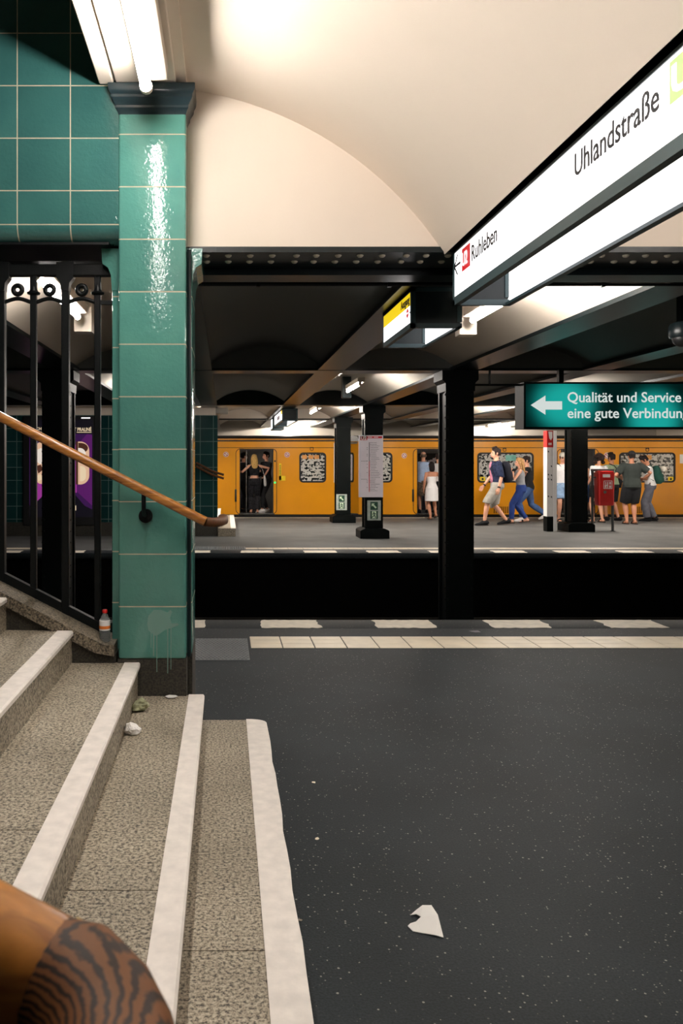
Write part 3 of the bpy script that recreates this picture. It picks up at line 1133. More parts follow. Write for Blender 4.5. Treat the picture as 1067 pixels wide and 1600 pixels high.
for k in range(len(bars)):
    xr = bars[k]
    xl_ = xr - 0.1707
    xm = (xr + xl_) / 2
    bm = B()
    zr = EYE + (722 - 453) * DI / F
    ring = [(xm + 0.023 * math.cos(2 * math.pi * i / 18), DI, zr + 0.023 * math.sin(2 * math.pi * i / 18)) for i in range(19)]
    loft(bm, ring, [0.0132] * 19, Vector((0, 1, 0)), 8)
    obj('ring_ornament', bm, 'iron', rl, 60)
    bm = B()
    pts = []
    for i in range(13):
        u = i / 12
        x = xl_ + (xr - xl_) * u
        pts.append((x, DI, zc_ - 0.014 + 0.022 * abs(math.cos(math.pi * (u - 0.0))) ** 0 * math.sin(math.pi * u) ** 1.5))
    loft(bm, pts, [0.011] * 13, Vector((0, 1, 0)), 8)
    obj('scroll_bar', bm, 'iron', rl, 60)
bm = B(); box(bm, bars[0], -0.596, DI - 0.012, DI + 0.012, zc_ - 0.024, zc_ - 0.003)
obj('scroll_bar', bm, 'iron', rl)

# ------------------------------------------------------------------ hanging light-box signs
def sign_box(name, label, x0, x1, d0, d1, z0, z1, fz0, fz1, panels):
    """open-bottomed lamp box: two lit side panels, end plates, frame bars"""
    t = thing(name, label, 'sign', ((x0 + x1) / 2, (d0 + d1) / 2, z0))
    bm = B()
    for x, s in ((x0, 1), (x1, -1)):
        xa_, xb_ = sorted((x, x + s * 0.03))
        box(bm, xa_, xb_, d0, d1, z0, fz0 if s == 1 else z0 + 0.014)
        box(bm, xa_, xb_, d0, d1, fz1, z1)
        xb2, xb3 = sorted((x, x + s * 0.03))
        box(bm, xb2, xb3, d0, d0 + 0.025, fz0, fz1)
        box(bm, xb2, xb3, d1 - 0.02, d1, fz0, fz1)
    box(bm, x0, x1, d0, d1, z1 - 0.03, z1)
    for d in (d0, d1 - 0.03):
        box(bm, x0, x1, d, d + 0.03, z0, z0 + 0.03)
    obj('frame', bm, 'petrol', t, False)
    for d in (d0 + 0.004, d1 - 0.012):
        bm = B(); box(bm, x0 + 0.01, x1 - 0.01, d, d + 0.008, z0 + 0.005, z1 - 0.01)
        obj('end_plate', bm, 'steel', t, False)
    for x, s in ((x0 + 0.004, 1), (x1 - 0.012, -1)):
        a = d0 + 0.02
        for ja, jb in panels:
            bm = B(); box(bm, x, x + 0.008, ja + 0.002, jb - 0.002, (fz0 if s == 1 else z0 + 0.014) - 0.005, fz1 + 0.005)
            obj('lit_panel', bm, 'lightbox', t, False)
    for d in (d0 + 0.2, d1 - 0.25):
        bm = B(); box(bm, (x0 + x1) / 2 - 0.015, (x0 + x1) / 2 + 0.015, d - 0.015, d + 0.015, z1, z1 + 0.1)
        obj('hanger', bm, 'steel', t, False)
    return t

LX, LY = (0, -1, 0), (0, 0, 1)
ls = sign_box('line_sign', 'large lit white direction sign with red line badge hanging from the ceiling at upper right', 1.2, 1.5, 1.3, 4.22,
              EYE + 0.8225, EYE + 1.133, EYE + 0.865, EYE + 1.093, ((1.32, 3.05), (3.05, 4.2)))
XF = 1.2035
def on_face(px):
    return 1500.0 / (px - VX)
def strip(bm, d_a, d_b, h0, h1, x=XF, th=0.0015):
    box(bm, x - th, x, min(d_a, d_b), max(d_a, d_b), EYE + h0, EYE + h1)
bm = B()
a0, a1, hm = on_face(708.5), on_face(718.5), 1.023
strip(bm, a0 - 0.01, a1, hm - 0.006, hm + 0.006)
for s in (-1, 1):
    prism(bm, [(a0, EYE + hm), (a0 - 0.055, EYE + hm + s * 0.052), (a0 - 0.07, EYE + hm + s * 0.052), (a0 - 0.016, EYE + hm)], 'x', XF - 0.0015, XF)
obj('arrow', bm, 'black', ls)
bm = B(); strip(bm, on_face(721), on_face(733.5), 0.966, 1.08)
bd = obj('line_badge', bm, 'red', ls)
text('line_number', 'U2', (XF - 0.0035, on_face(722.3), EYE + 0.99), LX, LY, 0.065, 0.085, 'white_film', ls, 0.012)
text('lettering', 'Ruhleben', (XF - 0.002, on_face(736.5), EYE + 0.979), LX, LY, 0.075, 0.365, 'black', ls, 0.008)
text('lettering', 'Uhlandstraße', (XF - 0.002, on_face(897.5), EYE + 0.979), LX, LY, 0.078, 0.535, 'black', ls, 0.006)
bm = B(); strip(bm, 2.165, 1.985, 0.966, 1.08)
obj('line_badge', bm, 'lime', ls)
text('line_number', 'U1', (XF - 0.0035, 2.15, EYE + 0.985), LX, LY, 0.075, 0.15, 'white_film', ls, 0.03)

ex = sign_box('exit_sign', 'lit yellow and white exit sign hanging behind the large line sign', 1.2, 1.53, 5.17, 6.1,
              EYE + 0.868, EYE + 1.133, EYE + 0.905, EYE + 1.108, ((5.19, 6.08),))
bm = B(); strip(bm, 5.2, 6.075, 1.018, 1.108)
obj('yellow_band', bm, 'lightbox_yellow', ex)
text('lettering', 'Ausgang', (XF - 0.0025, 5.47, EYE + 1.038), LX, LY, 0.052, 0.255, 'black', ex, 0.01)
bm = B()
cyl(bm, (XF, 5.285, EYE + 0.982), (XF - 0.0015, 5.285, EYE + 0.982), 0.03, 20)
obj('red_symbol', bm, 'red', ex)
bm = B(); strip(bm, 5.31, 5.262, 0.977, 0.987, XF - 0.0016)
obj('symbol_bar', bm, 'white_film', ex)
bm = B(); strip(bm, 5.225, 5.205, 0.97, 0.98)
obj('symbol_mark', bm, 'black', ex)
sg = sign_box('exit_sign', 'small lit sign hanging over the far platform left of the first column', 1.2, 1.53, 16.9, 19.6,
         EYE + 0.868, EYE + 1.133, EYE + 0.905, EYE + 1.108, ((16.95, 19.55),))
bm = B(); strip(bm, 16.96, 17.35, 1.018, 1.108)
obj('yellow_band', bm, 'lightbox_yellow', sg)
bm = B(); strip(bm, 17.7, 18.6, 0.95, 1.05)
obj('lettering', bm, 'print_grey', sg)
sign_box('exit_sign', 'smallest lit sign, farthest back above the first train car', 1.2, 1.5, 20.4, 21.2,
         EYE + 0.83, EYE + 1.13, EYE + 0.865, EYE + 1.1, ((20.45, 21.15),))

# ================================================================== BEYOND THE TRACKS
def column(x, y, z0, w, label, group=None, base=True, z1=EYE + 1.13):
    t = thing('iron_column', label, 'column', (x, y, z0), group)
    bm = B()
    h = w / 2
    # built-up riveted section: web, two flanges with rivet rows
    box(bm, x - h, x + h, y - h, y - h + 0.05, z0, z1)
    box(bm, x - h, x + h, y + h - 0.05, y + h, z0, z1)
    box(bm, x - h * 0.86, x + h * 0.86, y - h + 0.03, y + h - 0.03, z0, z1)
    zz = z0 + 0.1
    while zz < z1 - 0.1:
        for s in (-1, 1):
            ball(bm, (x + s * (h - 0.025), y - h, zz), (0.014, 0.010, 0.014), 6, 4)
            ball(bm, (x + s * (h), y - h + 0.025, zz), (0.010, 0.014, 0.014), 6, 4)
        zz += 0.14
    obj('shaft', bm, 'steel_black', t)
    if base:
        bm = B()
        e = 0.11
        prism(bm, [(x - h - e, z0), (x + h + e, z0), (x + h + e, z0 + 0.15), (x + h + e - 0.02, z0 + 0.17), (x + h + 0.02, z0 + 0.2), (x - h - 0.02, z0 + 0.2), (x - h - e + 0.02, z0 + 0.17), (x - h - e, z0 + 0.15)], 'y', y - h - e, y + h + e)
        obj('base', bm, 'steel_black', t)
    bm = B()
    prism(bm, [(x - h - 0.005, z1 - 0.26), (x + h + 0.005, z1 - 0.26), (x + h + 0.01, z1 - 0.16), (x + h + 0.05, z1 - 0.12), (x + h + 0.05, z1 - 0.005), (x - h - 0.05, z1 - 0.005), (x - h - 0.05, z1 - 0.12), (x - h - 0.01, z1 - 0.16)], 'y', y - h - 0.03, y + h + 0.03)
    obj('capital', bm, 'steel_black', t)
    return t

column(2.88, 10.0, -1.1, 0.345, 'tall black riveted column standing between the tracks in the dark pit')
column(-2.08, 10.0, -1.1, 0.345, 'black column between the tracks seen behind the iron railing')
colA = column(2.985, 16.25, 0, 0.36, 'black riveted column carrying the white route map')
colB = column(2.98, 20.35, 0, 0.36, 'black riveted column left of the route map, by the train cars')
colC = column(7.78, 17.75, 0, 0.36, 'black riveted column under the green sign, beside the red bin')
column(12.6, 17.75, 0, 0.36, 'black riveted column beyond the right edge')

# evacuation sign plates on the column feet
def evac(x, y, z0, label):
    t = thing('evacuation_sign', label, 'sign', (x, y, z0), 'evacuation signs on the column feet')
    w, h = 0.27, 0.40
    bm = B(); box(bm, x - w / 2, x + w / 2, y, y + 0.012, z0, z0 + h)
    obj('plate', bm, cloth('evac_plate', (168, 176, 168)), t)
    for k in range(2):
        bm = B(); box(bm, x - 0.075, x + 0.075, y - 0.002, y, z0 + 0.03 + k * 0.18, z0 + 0.19 + k * 0.18)
        obj('green_field', bm, 'evac_green', t)
    zc_ = z0 + 0.29
    bm = B()
    ar = [(-.05, .05), (.012, .05), (-.006, .028), (.052, -.03), (.03, -.052), (-.028, .006), (-.05, -.012)]
    prism(bm, [(x + a, zc_ + b) for a, b in ar], 'y', y - 0.004, y - 0.002)
    obj('arrow', bm, 'evac_pale', t)
    zc_ = z0 + 0.11
    bm = B(); box(bm, x - 0.045, x + 0.045, y - 0.003, y - 0.002, z0 + 0.04, z0 + 0.185)
    obj('door_symbol', bm, 'evac_pale', t)
    bm = B()
    cyl(bm, (x - 0.005, y - 0.003, zc_ + 0.05), (x - 0.005, y - 0.005, zc_ + 0.05), 0.013, 10)
    for a, b in (((0, .035), (.008, -.005)), ((.008, -.005), (-.025, -.03)), ((-.025, -.03), (-.04, -.055)), ((.008, -.005), (.02, -.035)), ((.02, -.035), (.03, -.06)), ((0, .03), (-.035, .01)), ((0, .03), (.035, .02))):
        cyl(bm, (x + a[0], y - 0.004, zc_ + a[1]), (x + b[0], y - 0.004, zc_ + b[1]), 0.009, 6)
    obj('running_figure', bm, 'evac_green', t)
evac(2.985, 16.25 - 0.195, 0.36, 'small green running-man sign on the foot of the route map column')
evac(2.93, 20.35 - 0.195, 0.32, 'small green running-man sign on the column left of the route map')

# route map board
rm = thing('route_map', 'tall white route map with red header on the black column', 'map', (2.985, 16.0, 0.8))
YM = 16.02
x0, x1, z0, z1 = (560.5 - VX) * YM / F, (598.5 - VX) * YM / F, EYE - (777 - VY) * YM / F, EYE + (VY - 680) * YM / F
bm = B(); box(bm, x0, x1, YM, YM + 0.03, z0, z1, 0.004, 1)
obj('board', bm, 'poster_white', rm)
bm = B(); box(bm, x0 + 0.03, x1 - 0.02, YM - 0.002, YM, z1 - 0.062, z1 - 0.02)
box(bm, x0 + 0.03, x0 + 0.17, YM - 0.002, YM, z1 - 0.1, z1 - 0.02)
obj('header', bm, 'red_print', rm)
text('line_number', 'U2', (x0 + 0.045, YM - 0.005, z1 - 0.09), (1, 0, 0), (0, 0, 1), 0.06, 0.11, 'white', rm, 0.02)
bm = B()
for a in (0.18, 0.3):
    box(bm, x0 + a, x0 + a + 0.09, YM - 0.003, YM - 0.002, z1 - 0.048, z1 - 0.034)
obj('header_text', bm, 'poster_white', rm)
bm = B(); xl_ = x0 + 0.205
box(bm, xl_, xl_ + 0.012, YM - 0.002, YM, z0 + 0.52, z1 - 0.14)
box(bm, xl_ - 0.004, xl_ + 0.012, YM - 0.002, YM, z0 + 0.42, z0 + 0.53)
obj('line_upper', bm, 'black', rm)
bm = B(); box(bm, xl_ - 0.002, xl_ + 0.012, YM - 0.003, YM - 0.001, z0 + 0.11, z0 + 0.72)
obj('line_lower', bm, 'red_print', rm)
bm = B()
rnd = random.Random(4)
nst = 30
for k in range(nst):
    z = z1 - 0.15 - (z1 - z0 - 0.28) * k / (nst - 1)
    x = xl_ + 0.022 + rnd.choice((0, 0.012))
    L = rnd.uniform(0.07, 0.16)
    while L > 0:
        s = rnd.uniform(0.012, 0.03)
        box(bm, x, x + s, YM - 0.0015, YM, z - 0.004, z + 0.004)
        x += s + 0.004; L -= s
    if rnd.random() < 0.35:
        box(bm, xl_ - 0.045, xl_ - 0.03, YM - 0.0015, YM, z - 0.006, z + 0.006)
for z in (z1 - 0.52, z0 + 0.36):
    for i in range(8):
        box(bm, x0 + 0.045 + i * 0.017, x0 + 0.055 + i * 0.017, YM - 0.0015, YM, z - 0.005, z + 0.006)
obj('station_list', bm, 'print_grey', rm)

# ------------------------------------------------------------------ green advertising sign
gd = 9.7
gx0 = (818 - VX) * gd / F
gz0, gz1 = EYE + (VY - 670) * gd / F, EYE + (VY - 597) * gd / F
MT['green_panel'] = green_panel_mat('green panel with painted tube glow', gx0, gz0, gz1)
gs = thing('green_sign', 'wide dark green backlit sign with white arrow and white lettering above the tracks', 'sign', (gx0 + 1.5, gd, gz0))
gx1 = gx0 + 3.3
bm = B()
box(bm, gx0, gx1, gd + 0.02, gd + 0.29, gz0, gz1)
obj('housing', bm, 'steel_black', gs, False)
bm = B()
for a in ((gx0, gx1, gz0, gz0 + 0.022), (gx0, gx1, gz1 - 0.022, gz1), (gx0, gx0 + 0.022, gz0 + 0.022, gz1 - 0.022), (gx1 - 0.022, gx1, gz0 + 0.022, gz1 - 0.022)):
    box(bm, a[0], a[1], gd - 0.006, gd + 0.02, a[2], a[3])
obj('frame', bm, 'steel_black', gs, False)
bm = B(); box(bm, gx0 + 0.02, gx1 - 0.02, gd, gd + 0.02, gz0 + 0.02, gz1 - 0.02)
obj('panel', bm, 'green_panel', gs, False)
MT['sign_white'] = emit('backlit white lettering', (236, 246, 242), 0.72)
bm = B()
def gp(px, py):
    p = P(px, py, gd); return (p.x, p.z)
prism(bm, [gp(829, 633), gp(852, 618), gp(852, 627), gp(878, 627), gp(878, 640), gp(852, 640), gp(852, 648)], 'y', gd - 0.003, gd)
obj('arrow', bm, 'sign_white', gs, False)
capg = 15.2 * gd / F
text('lettering', 'Qualität und Service', (gp(886.5, 0)[0], gd - 0.001, gp(0, 628.2)[1]), (1, 0, 0), (0, 0, 1), capg, (1064 - 886.5) * gd / F, 'sign_white', gs, 0.013)
text('lettering', 'eine gute Verbindung', (gp(886.5, 0)[0], gd - 0.001, gp(0, 653.0)[1]), (1, 0, 0), (0, 0, 1), capg, (1076 - 886.5) * gd / F, 'sign_white', gs, 0.013)
for x in (gx0 + 0.5, gx0 + 2.6):
    bm = B(); box(bm, x - 0.03, x + 0.03, gd + 0.1, gd + 0.16, gz1, EYE + 1.13)
    obj('hanger', bm, 'steel_black', gs)
cp = thing('conduit_pipe', 'thin black cable pipe running from the pit column to the green sign', 'pipe', (3.4, 9.85, 2.46))
bm = B()
zc_ = EYE + (VY - 601.5) * 9.85 / F
cyl(bm, (3.06, 9.85, zc_), (gx0 + 0.02, 9.85, zc_), 0.014, 8)
cyl(bm, (3.06, 9.85, zc_), (3.06, 9.85, EYE + 1.0), 0.012, 8)
cyl(bm, ((765 - VX) * 9.85 / F, 9.85, zc_), ((765 - VX) * 9.85 / F, 9.85, EYE + 1.125), 0.014, 8)
obj('pipe_run', bm, 'iron', cp)

# ------------------------------------------------------------------ security camera
sc_ = thing('security_camera', 'dark dome security camera hanging from the ceiling at the right edge', 'camera', (3.72, 6.4, 2.5))
cc = P(1066, 520, 6.4)
bm = B(); box(bm, cc.x - 0.03, cc.x + 0.03, 6.37, 6.43, cc.z + 0.06, EYE + 1.42)
obj('arm', bm, 'steel', sc_)
bm = B(); lathe(bm, (cc.x, 6.4, cc.z), [(0.04, 0.09), (0.085, 0.075), (0.1, 0.05), (0.1, -0.02), (0.09, -0.04)], 20)
obj('housing', bm, 'steel', sc_)
bm = B(); ball(bm, (cc.x, 6.4, cc.z - 0.04), 0.075, 18, 10)
obj('dome', bm, 'rubber', sc_)

# ------------------------------------------------------------------ white information pillar
ip = thing('information_pillar', 'slim white information pillar with a red top beside the black column', 'pillar', (7.2, 17.7, 0))
yi = 17.6
xi0, xi1 = (854.5 - VX) * yi / F, (869.5 - VX) * yi / F
xm_ = (864.3 - VX) * yi / F
zt = EYE + (VY - 673) * yi / F
z_red = EYE + (VY - 699) * yi / F
z_blk = EYE - (807 - VY) * yi / F
bm = B(); box(bm, xi0, xm_, yi, yi + 0.2, z_blk, z_red)
obj('body', bm, 'white', ip)
bm = B(); box(bm, xm_, xi1, yi - 0.01, yi + 0.22, 0, zt)
obj('side_post', bm, 'white', ip)
bm = B(); box(bm, xi0, xm_, yi, yi + 0.2, z_red, zt)
obj('red_head', bm, 'red_paint', ip)
bm = B(); box(bm, xi0, xm_, yi, yi + 0.2, 0, z_blk)
obj('foot', bm, 'steel_black', ip)
bm = B()
xc_ = (xi0 + xm_) / 2
prism(bm, [(xc_ - .04, zt - .02), (xc_ + .05, zt - .02), (xc_ + .05, zt - .15), (xc_ + .02, zt - .21), (xc_ - .02, zt - .17)], 'y', yi - 0.003, yi)
for k in range(3):
    box(bm, xc_ - 0.035 + k * 0.025, xc_ - 0.018 + k * 0.025, yi - 0.003, yi, z_red + 0.05, z_red + 0.1)
obj('emblem', bm, 'white', ip)
bm = B()
for py, s in ((704, 0), (727, 1), (740, 0), (741, 1), (747, 0), (748, 1), (774, 0), (775, 1)):
    z = EYE - (py - VY) * yi / F
    x = xi0 + (0.02 if s == 0 else 0.085)
    prism(bm, [(x, z), (x + 0.025, z - 0.012), (x + 0.025, z - 0.045), (x, z - 0.03)], 'y', yi - 0.003, yi)
obj('small_marks', bm, 'black', ip)

# ------------------------------------------------------------------ red waste bin in its tube frame
wb = thing('waste_bin', 'red waste bin hanging in a grey tube frame on the far platform', 'bin', (8.3, 17.75, 0))
yb = 17.7
fx0, fx1 = (925.5 - VX) * yb / F, (957 - VX) * yb / F
ztp = EYE - (733 - VY) * yb / F
bm = B()
for x in (fx0, fx1):
    cyl(bm, (x, yb, 0.0), (x, yb, ztp), 0.028, 12)
    cyl(bm, (x, yb, 0.0), (x, yb, 0.012), 0.05, 12)
box(bm, fx0 - 0.028, fx1 + 0.028, yb - 0.028, yb + 0.028, ztp - 0.05, ztp + 0.005, 0.008)
box(bm, fx0, fx1, yb - 0.02, yb + 0.02, ztp - 0.2, ztp - 0.17)
obj('tube_frame', bm, 'grey_metal', wb)
bx0, bx1 = (931 - VX) * yb / F, (954.5 - VX) * yb / F
bz0, bz1 = EYE - (789.5 - VY) * yb / F, EYE - (738 - VY) * yb / F
bm = B()
rr = []
for z, e in ((bz0, 0.012), (bz0 + 0.02, 0.0), (bz0 + 0.3, -0.004), (bz1 - 0.03, -0.012), (bz1, -0.012)):
    rr.append([bm.verts.new((x, y, z)) for x, y in round_rect(bx0 + e, bx1 - e, yb - 0.16 + e, yb + 0.1 - e, 0.04)])
bridge(bm, rr)
obj('body', bm, 'red_paint', wb)
bm = B(); box(bm, bx0 + 0.02, bx1 - 0.02, yb - 0.165, yb + 0.1, bz1 - 0.005, bz1 + 0.03, 0.01)
obj('lid', bm, 'red_paint', wb)
bm = B(); box(bm, bx0 + 0.07, bx0 + 0.23, yb - 0.176, yb - 0.15, bz1 - 0.11, bz1 - 0.04)
obj('sticker', bm, 'white', wb)
bm = B()
xa_, za_ = bx0 + 0.09, bz1 - 0.36
for a in ((0, .19, 0, .012), (0, .19, .168, .18), (0, .012, 0, .18), (.178, .19, 0, .18)):
    box(bm, xa_ + a[0], xa_ + a[1], yb - 0.1705, yb - 0.15, za_ + a[2], za_ + a[3])
for a in ((.03, .06, .02, .07), (.04, .055, .09, .15), (.08, .1, .02, .15), (.03, .1, .07, .085), (.125, .16, .02, .075), (.125, .16, .095, .15)):
    box(bm, xa_ + a[0], xa_ + a[1], yb - 0.1705, yb - 0.15, za_ + a[2], za_ + a[3])
obj('pictogram', bm, 'white', wb)
bm = B(); cyl(bm, (bx0 + 0.12, yb - 0.15, bz1 - 0.43), (bx0 + 0.12, yb - 0.172, bz1 - 0.43), 0.035, 16)
obj('lock', bm, 'chrome', wb)

# ------------------------------------------------------------------ billboard on the far tiled wall
bb = thing('billboard', 'purple and black ice cream billboard on the far tiled wall behind the railing', 'billboard', (-3.4, 16.5, 0.2))
yq = 16.5
def bp(px, py):
    return ((px - VX) * yq / F, EYE - (py - VY) * yq / F)
X0, Z1 = bp(36, 650); X1, Z0 = bp(156, 821)
bm = B(); box(bm, X0, X1, yq, yq + 0.05, Z0, Z1, 0.008, 1)
obj('frame', bm, 'rubber', bb)
def panel(name, pts, material, lift):
    bm = B(); prism(bm, [bp(*p) for p in pts], 'y', yq - 0.002 - lift * 0.001, yq)
    return obj(name, bm, material, bb, False)
MT['ad_dark'] = emit('backlit dark print', (26, 22, 36), 0.35)
MT['ad_purple'] = emit('backlit purple print', (104, 34, 116), 0.55)
MT['ad_violet'] = emit('backlit violet print', (70, 28, 92), 0.5)
MT['ad_pink'] = emit('backlit pink print', (172, 62, 164), 0.6)
MT['ad_cream'] = emit('backlit cream print', (236, 192, 158), 0.75)
MT['ad_brown'] = emit('backlit brown print', (84, 48, 36), 0.6)
MT['ad_gold'] = emit('backlit pale gold print', (240, 216, 180), 0.8)
MT['ad_white'] = emit('backlit pale print', (240, 228, 216), 0.8)
panel('poster', [(46, 656), (145, 656), (145, 808), (46, 808)], 'ad_dark', 0)
panel('purple_field', [(46, 678), (144, 678), (144, 796), (132, 790), (108, 762), (66, 775), (52, 786), (46, 790)], 'ad_violet', 1)
panel('purple_field', [(136, 678), (144, 680), (144, 790), (120, 768), (108, 760), (108, 712), (124, 692)], 'ad_purple', 2)
panel('pink_field', [(108, 700), (112, 706), (119, 693), (120, 770), (112, 768), (108, 762)], 'ad_pink', 3)
panel('pink_field', [(50, 750), (70, 742), (70, 772), (56, 785)], 'ad_pink', 3)
def dshape(x0_, w, y0_, y1_):
    pts = [(x0_, y0_), (x0_ + w * .2, y0_)]
    n = 10
    h = (y1_ - y0_) / 2
    r = min(w * .8, h)
    for k in range(n + 1):
        a = math.radians(-90 + 90 * k / n); pts.append((x0_ + w * .2 + w * .8 * math.cos(a), y0_ + r + r * math.sin(a)))
    for k in range(n + 1):
        a = math.radians(90 * k / n); pts.append((x0_ + w * .2 + w * .8 * math.cos(a), y1_ - r + r * math.sin(a)))
    pts += [(x0_, y1_)]
    return pts
panel('ice_cream_shell', [(p[0] - 3.5, p[1]) for p in dshape(122, 18, 690, 757)], 'ad_brown', 4)
panel('ice_cream', dshape(122, 17.5, 690, 757), 'ad_cream', 5)
panel('ice_cream_coating', dshape(122.5, 15, 692, 708), 'ad_brown', 6)
panel('ice_cream_badge', dshape(122.2, 12, 700, 722), 'ad_white', 7)
panel('ice_cream_core', dshape(125, 9.5, 728, 752), 'ad_gold', 6)
panel('ice_cream', [(47 + 45 - p[0] + 122 - 70 + 20 - 47, p[1]) for p in dshape(122, 25, 692, 757)] if False else [(56, 694), (62, 691), (72, 692), (72, 756), (62, 756), (56, 752)], 'ad_cream', 5)
panel('ice_cream_badge', [(56, 704), (64, 700), (72, 702), (72, 724), (62, 725), (56, 720)], 'ad_white', 6)
panel('ice_cream_nut', [(57, 728), (64, 726), (67, 734), (60, 740)], 'ad_brown', 6)
panel('ice_cream_nut', [(58, 743), (64, 741), (66, 749), (60, 752)], 'ad_gold', 6)
text('lettering', 'HAZELNUT PRALINÉ', (bp(89.5, 0)[0], yq - 0.004, bp(0, 673.5)[1]), (1, 0, 0), (0, 0, 1), 0.068, 0.705, 'ad_gold', bb, 0.02)
text('lettering', 'TÜ CHO', (bp(46.5, 0)[0], yq - 0.004, bp(0, 672)[1]), (1, 0, 0), (0, 0, 1), 0.056, 0.31, 'ad_gold', bb, 0.02)
text('lettering', 'LIEBEN', (bp(100, 0)[0], yq - 0.004, bp(0, 677.5)[1]), (1, 0, 0), (0, 0, 1), 0.035, 0.22, 'ad_gold', bb, 0.01)
panel('rule', [(120, 675), (143, 675), (143, 676), (120, 676)], 'ad_gold', 4)
panel('rule', [(56, 674.6), (70, 674.6), (70, 675.4), (56, 675.4)], 'ad_gold', 4)
text('lettering', 'M', (bp(109.5, 0)[0], yq - 0.004, bp(0, 797.5)[1]), (1, 0, 0), (0, 0, 1), 0.1, 0.125, 'ad_gold', bb, 0.01)
bm = B(); a, b = bp(127, 652.2), bp(141, 654)
box(bm, a[0], b[0], yq - 0.01, yq, b[1], a[1]); obj('lamp_slot', bm, 'white_film', bb)

# far stair handrail ends poking out past the far wall
for i, (y, lab) in enumerate(((16.40, 'dark end of the front wooden handrail on the far stairs'), (16.36, 'dark end of the lower wooden handrail on the far stairs'))):
    z = EYE - (740.5 - VY + i * 5.5) * 16.4 / F
    hr2 = thing('handrail', lab, 'handrail', (-0.25, y, z))
    bm = B()
    loft(bm, [(-0.6, y, z + 0.23), (-0.28, y, z + 0.06), (-0.16, y, z + 0.02), (-0.03, y - 0.02, z - 0.02)], [(0.024, 0.024)] * 4, Vector((0, 0, 1)), 10)
    obj('rail', bm, 'wood_end', hr2)
    bm = B(); loft(bm, [(-0.26, y, z + 0.05), (-0.26, y, z - 0.03), (-0.26, 16.56, z - 0.05)], [0.011] * 3, Vector((1, 0, 0)), 8)
    obj('wall_bracket', bm, 'iron', hr2)

# ------------------------------------------------------------------ the yellow train
YT = 22.4
TZ0, TZ1 = EYE - (803.7 - VY) * YT / F, EYE + (VY - 689.5) * YT / F
def tx(px):
    return (px - VX) * YT / F
def tz(py):
    return EYE - (py - VY) * YT / F

def side_panel(bm, x0, x1, z0, z1, holes, y0, y1):
    """flat side wall with rectangular openings left out"""
    xs = sorted({x0, x1, *[h[0] for h in holes], *[h[1] for h in holes]})
    zs = sorted({z0, z1, *[h[2] for h in holes], *[h[3] for h in holes]})
    vm = {}
    def v(x, y, z):
        k = (round(x, 5), round(y, 5), round(z, 5))
        if k not in vm:
            vm[k] = bm.verts.new(k)
        return vm[k]
    def solid(i, j):
        if not (0 <= i < len(xs) - 1 and 0 <= j < len(zs) - 1):
            return False
        cx, cz = (xs[i] + xs[i + 1]) / 2, (zs[j] + zs[j + 1]) / 2
        return not any(h[0] < cx < h[1] and h[2] < cz < h[3] for h in holes)
    for i in range(len(xs) - 1):
        for j in range(len(zs) - 1):
            if not solid(i, j):
                continue
            a, b, c, d = xs[i], xs[i + 1], zs[j], zs[j + 1]
            bm.faces.new((v(a, y0, c), v(b, y0, c), v(b, y0, d), v(a, y0, d)))
            bm.faces.new((v(a, y1, d), v(b, y1, d), v(b, y1, c), v(a, y1, c)))
            if not solid(i - 1, j): bm.faces.new((v(a, y1, c), v(a, y0, c), v(a, y0, d), v(a, y1, d)))
            if not solid(i + 1, j): bm.faces.new((v(b, y0, c), v(b, y1, c), v(b, y1, d), v(b, y0, d)))
            if not solid(i, j - 1): bm.faces.new((v(a, y0, c), v(a, y1, c), v(b, y1, c), v(b, y0, c)))
            if not solid(i, j + 1): bm.faces.new((v(a, y0, d), v(b, y0, d), v(b, y1, d), v(a, y1, d)))

MT['train_lamp'] = emit('train ceiling lamp', (255, 244, 230), 9)
MT['print_red'] = mat('red ring print', (190, 60, 60), 0.5)
MT['led_green'] = emit('green lamp', (60, 220, 110), 1.6)
MT['sticker_yellow'] = mat('yellow sticker', (236, 206, 30), 0.5)

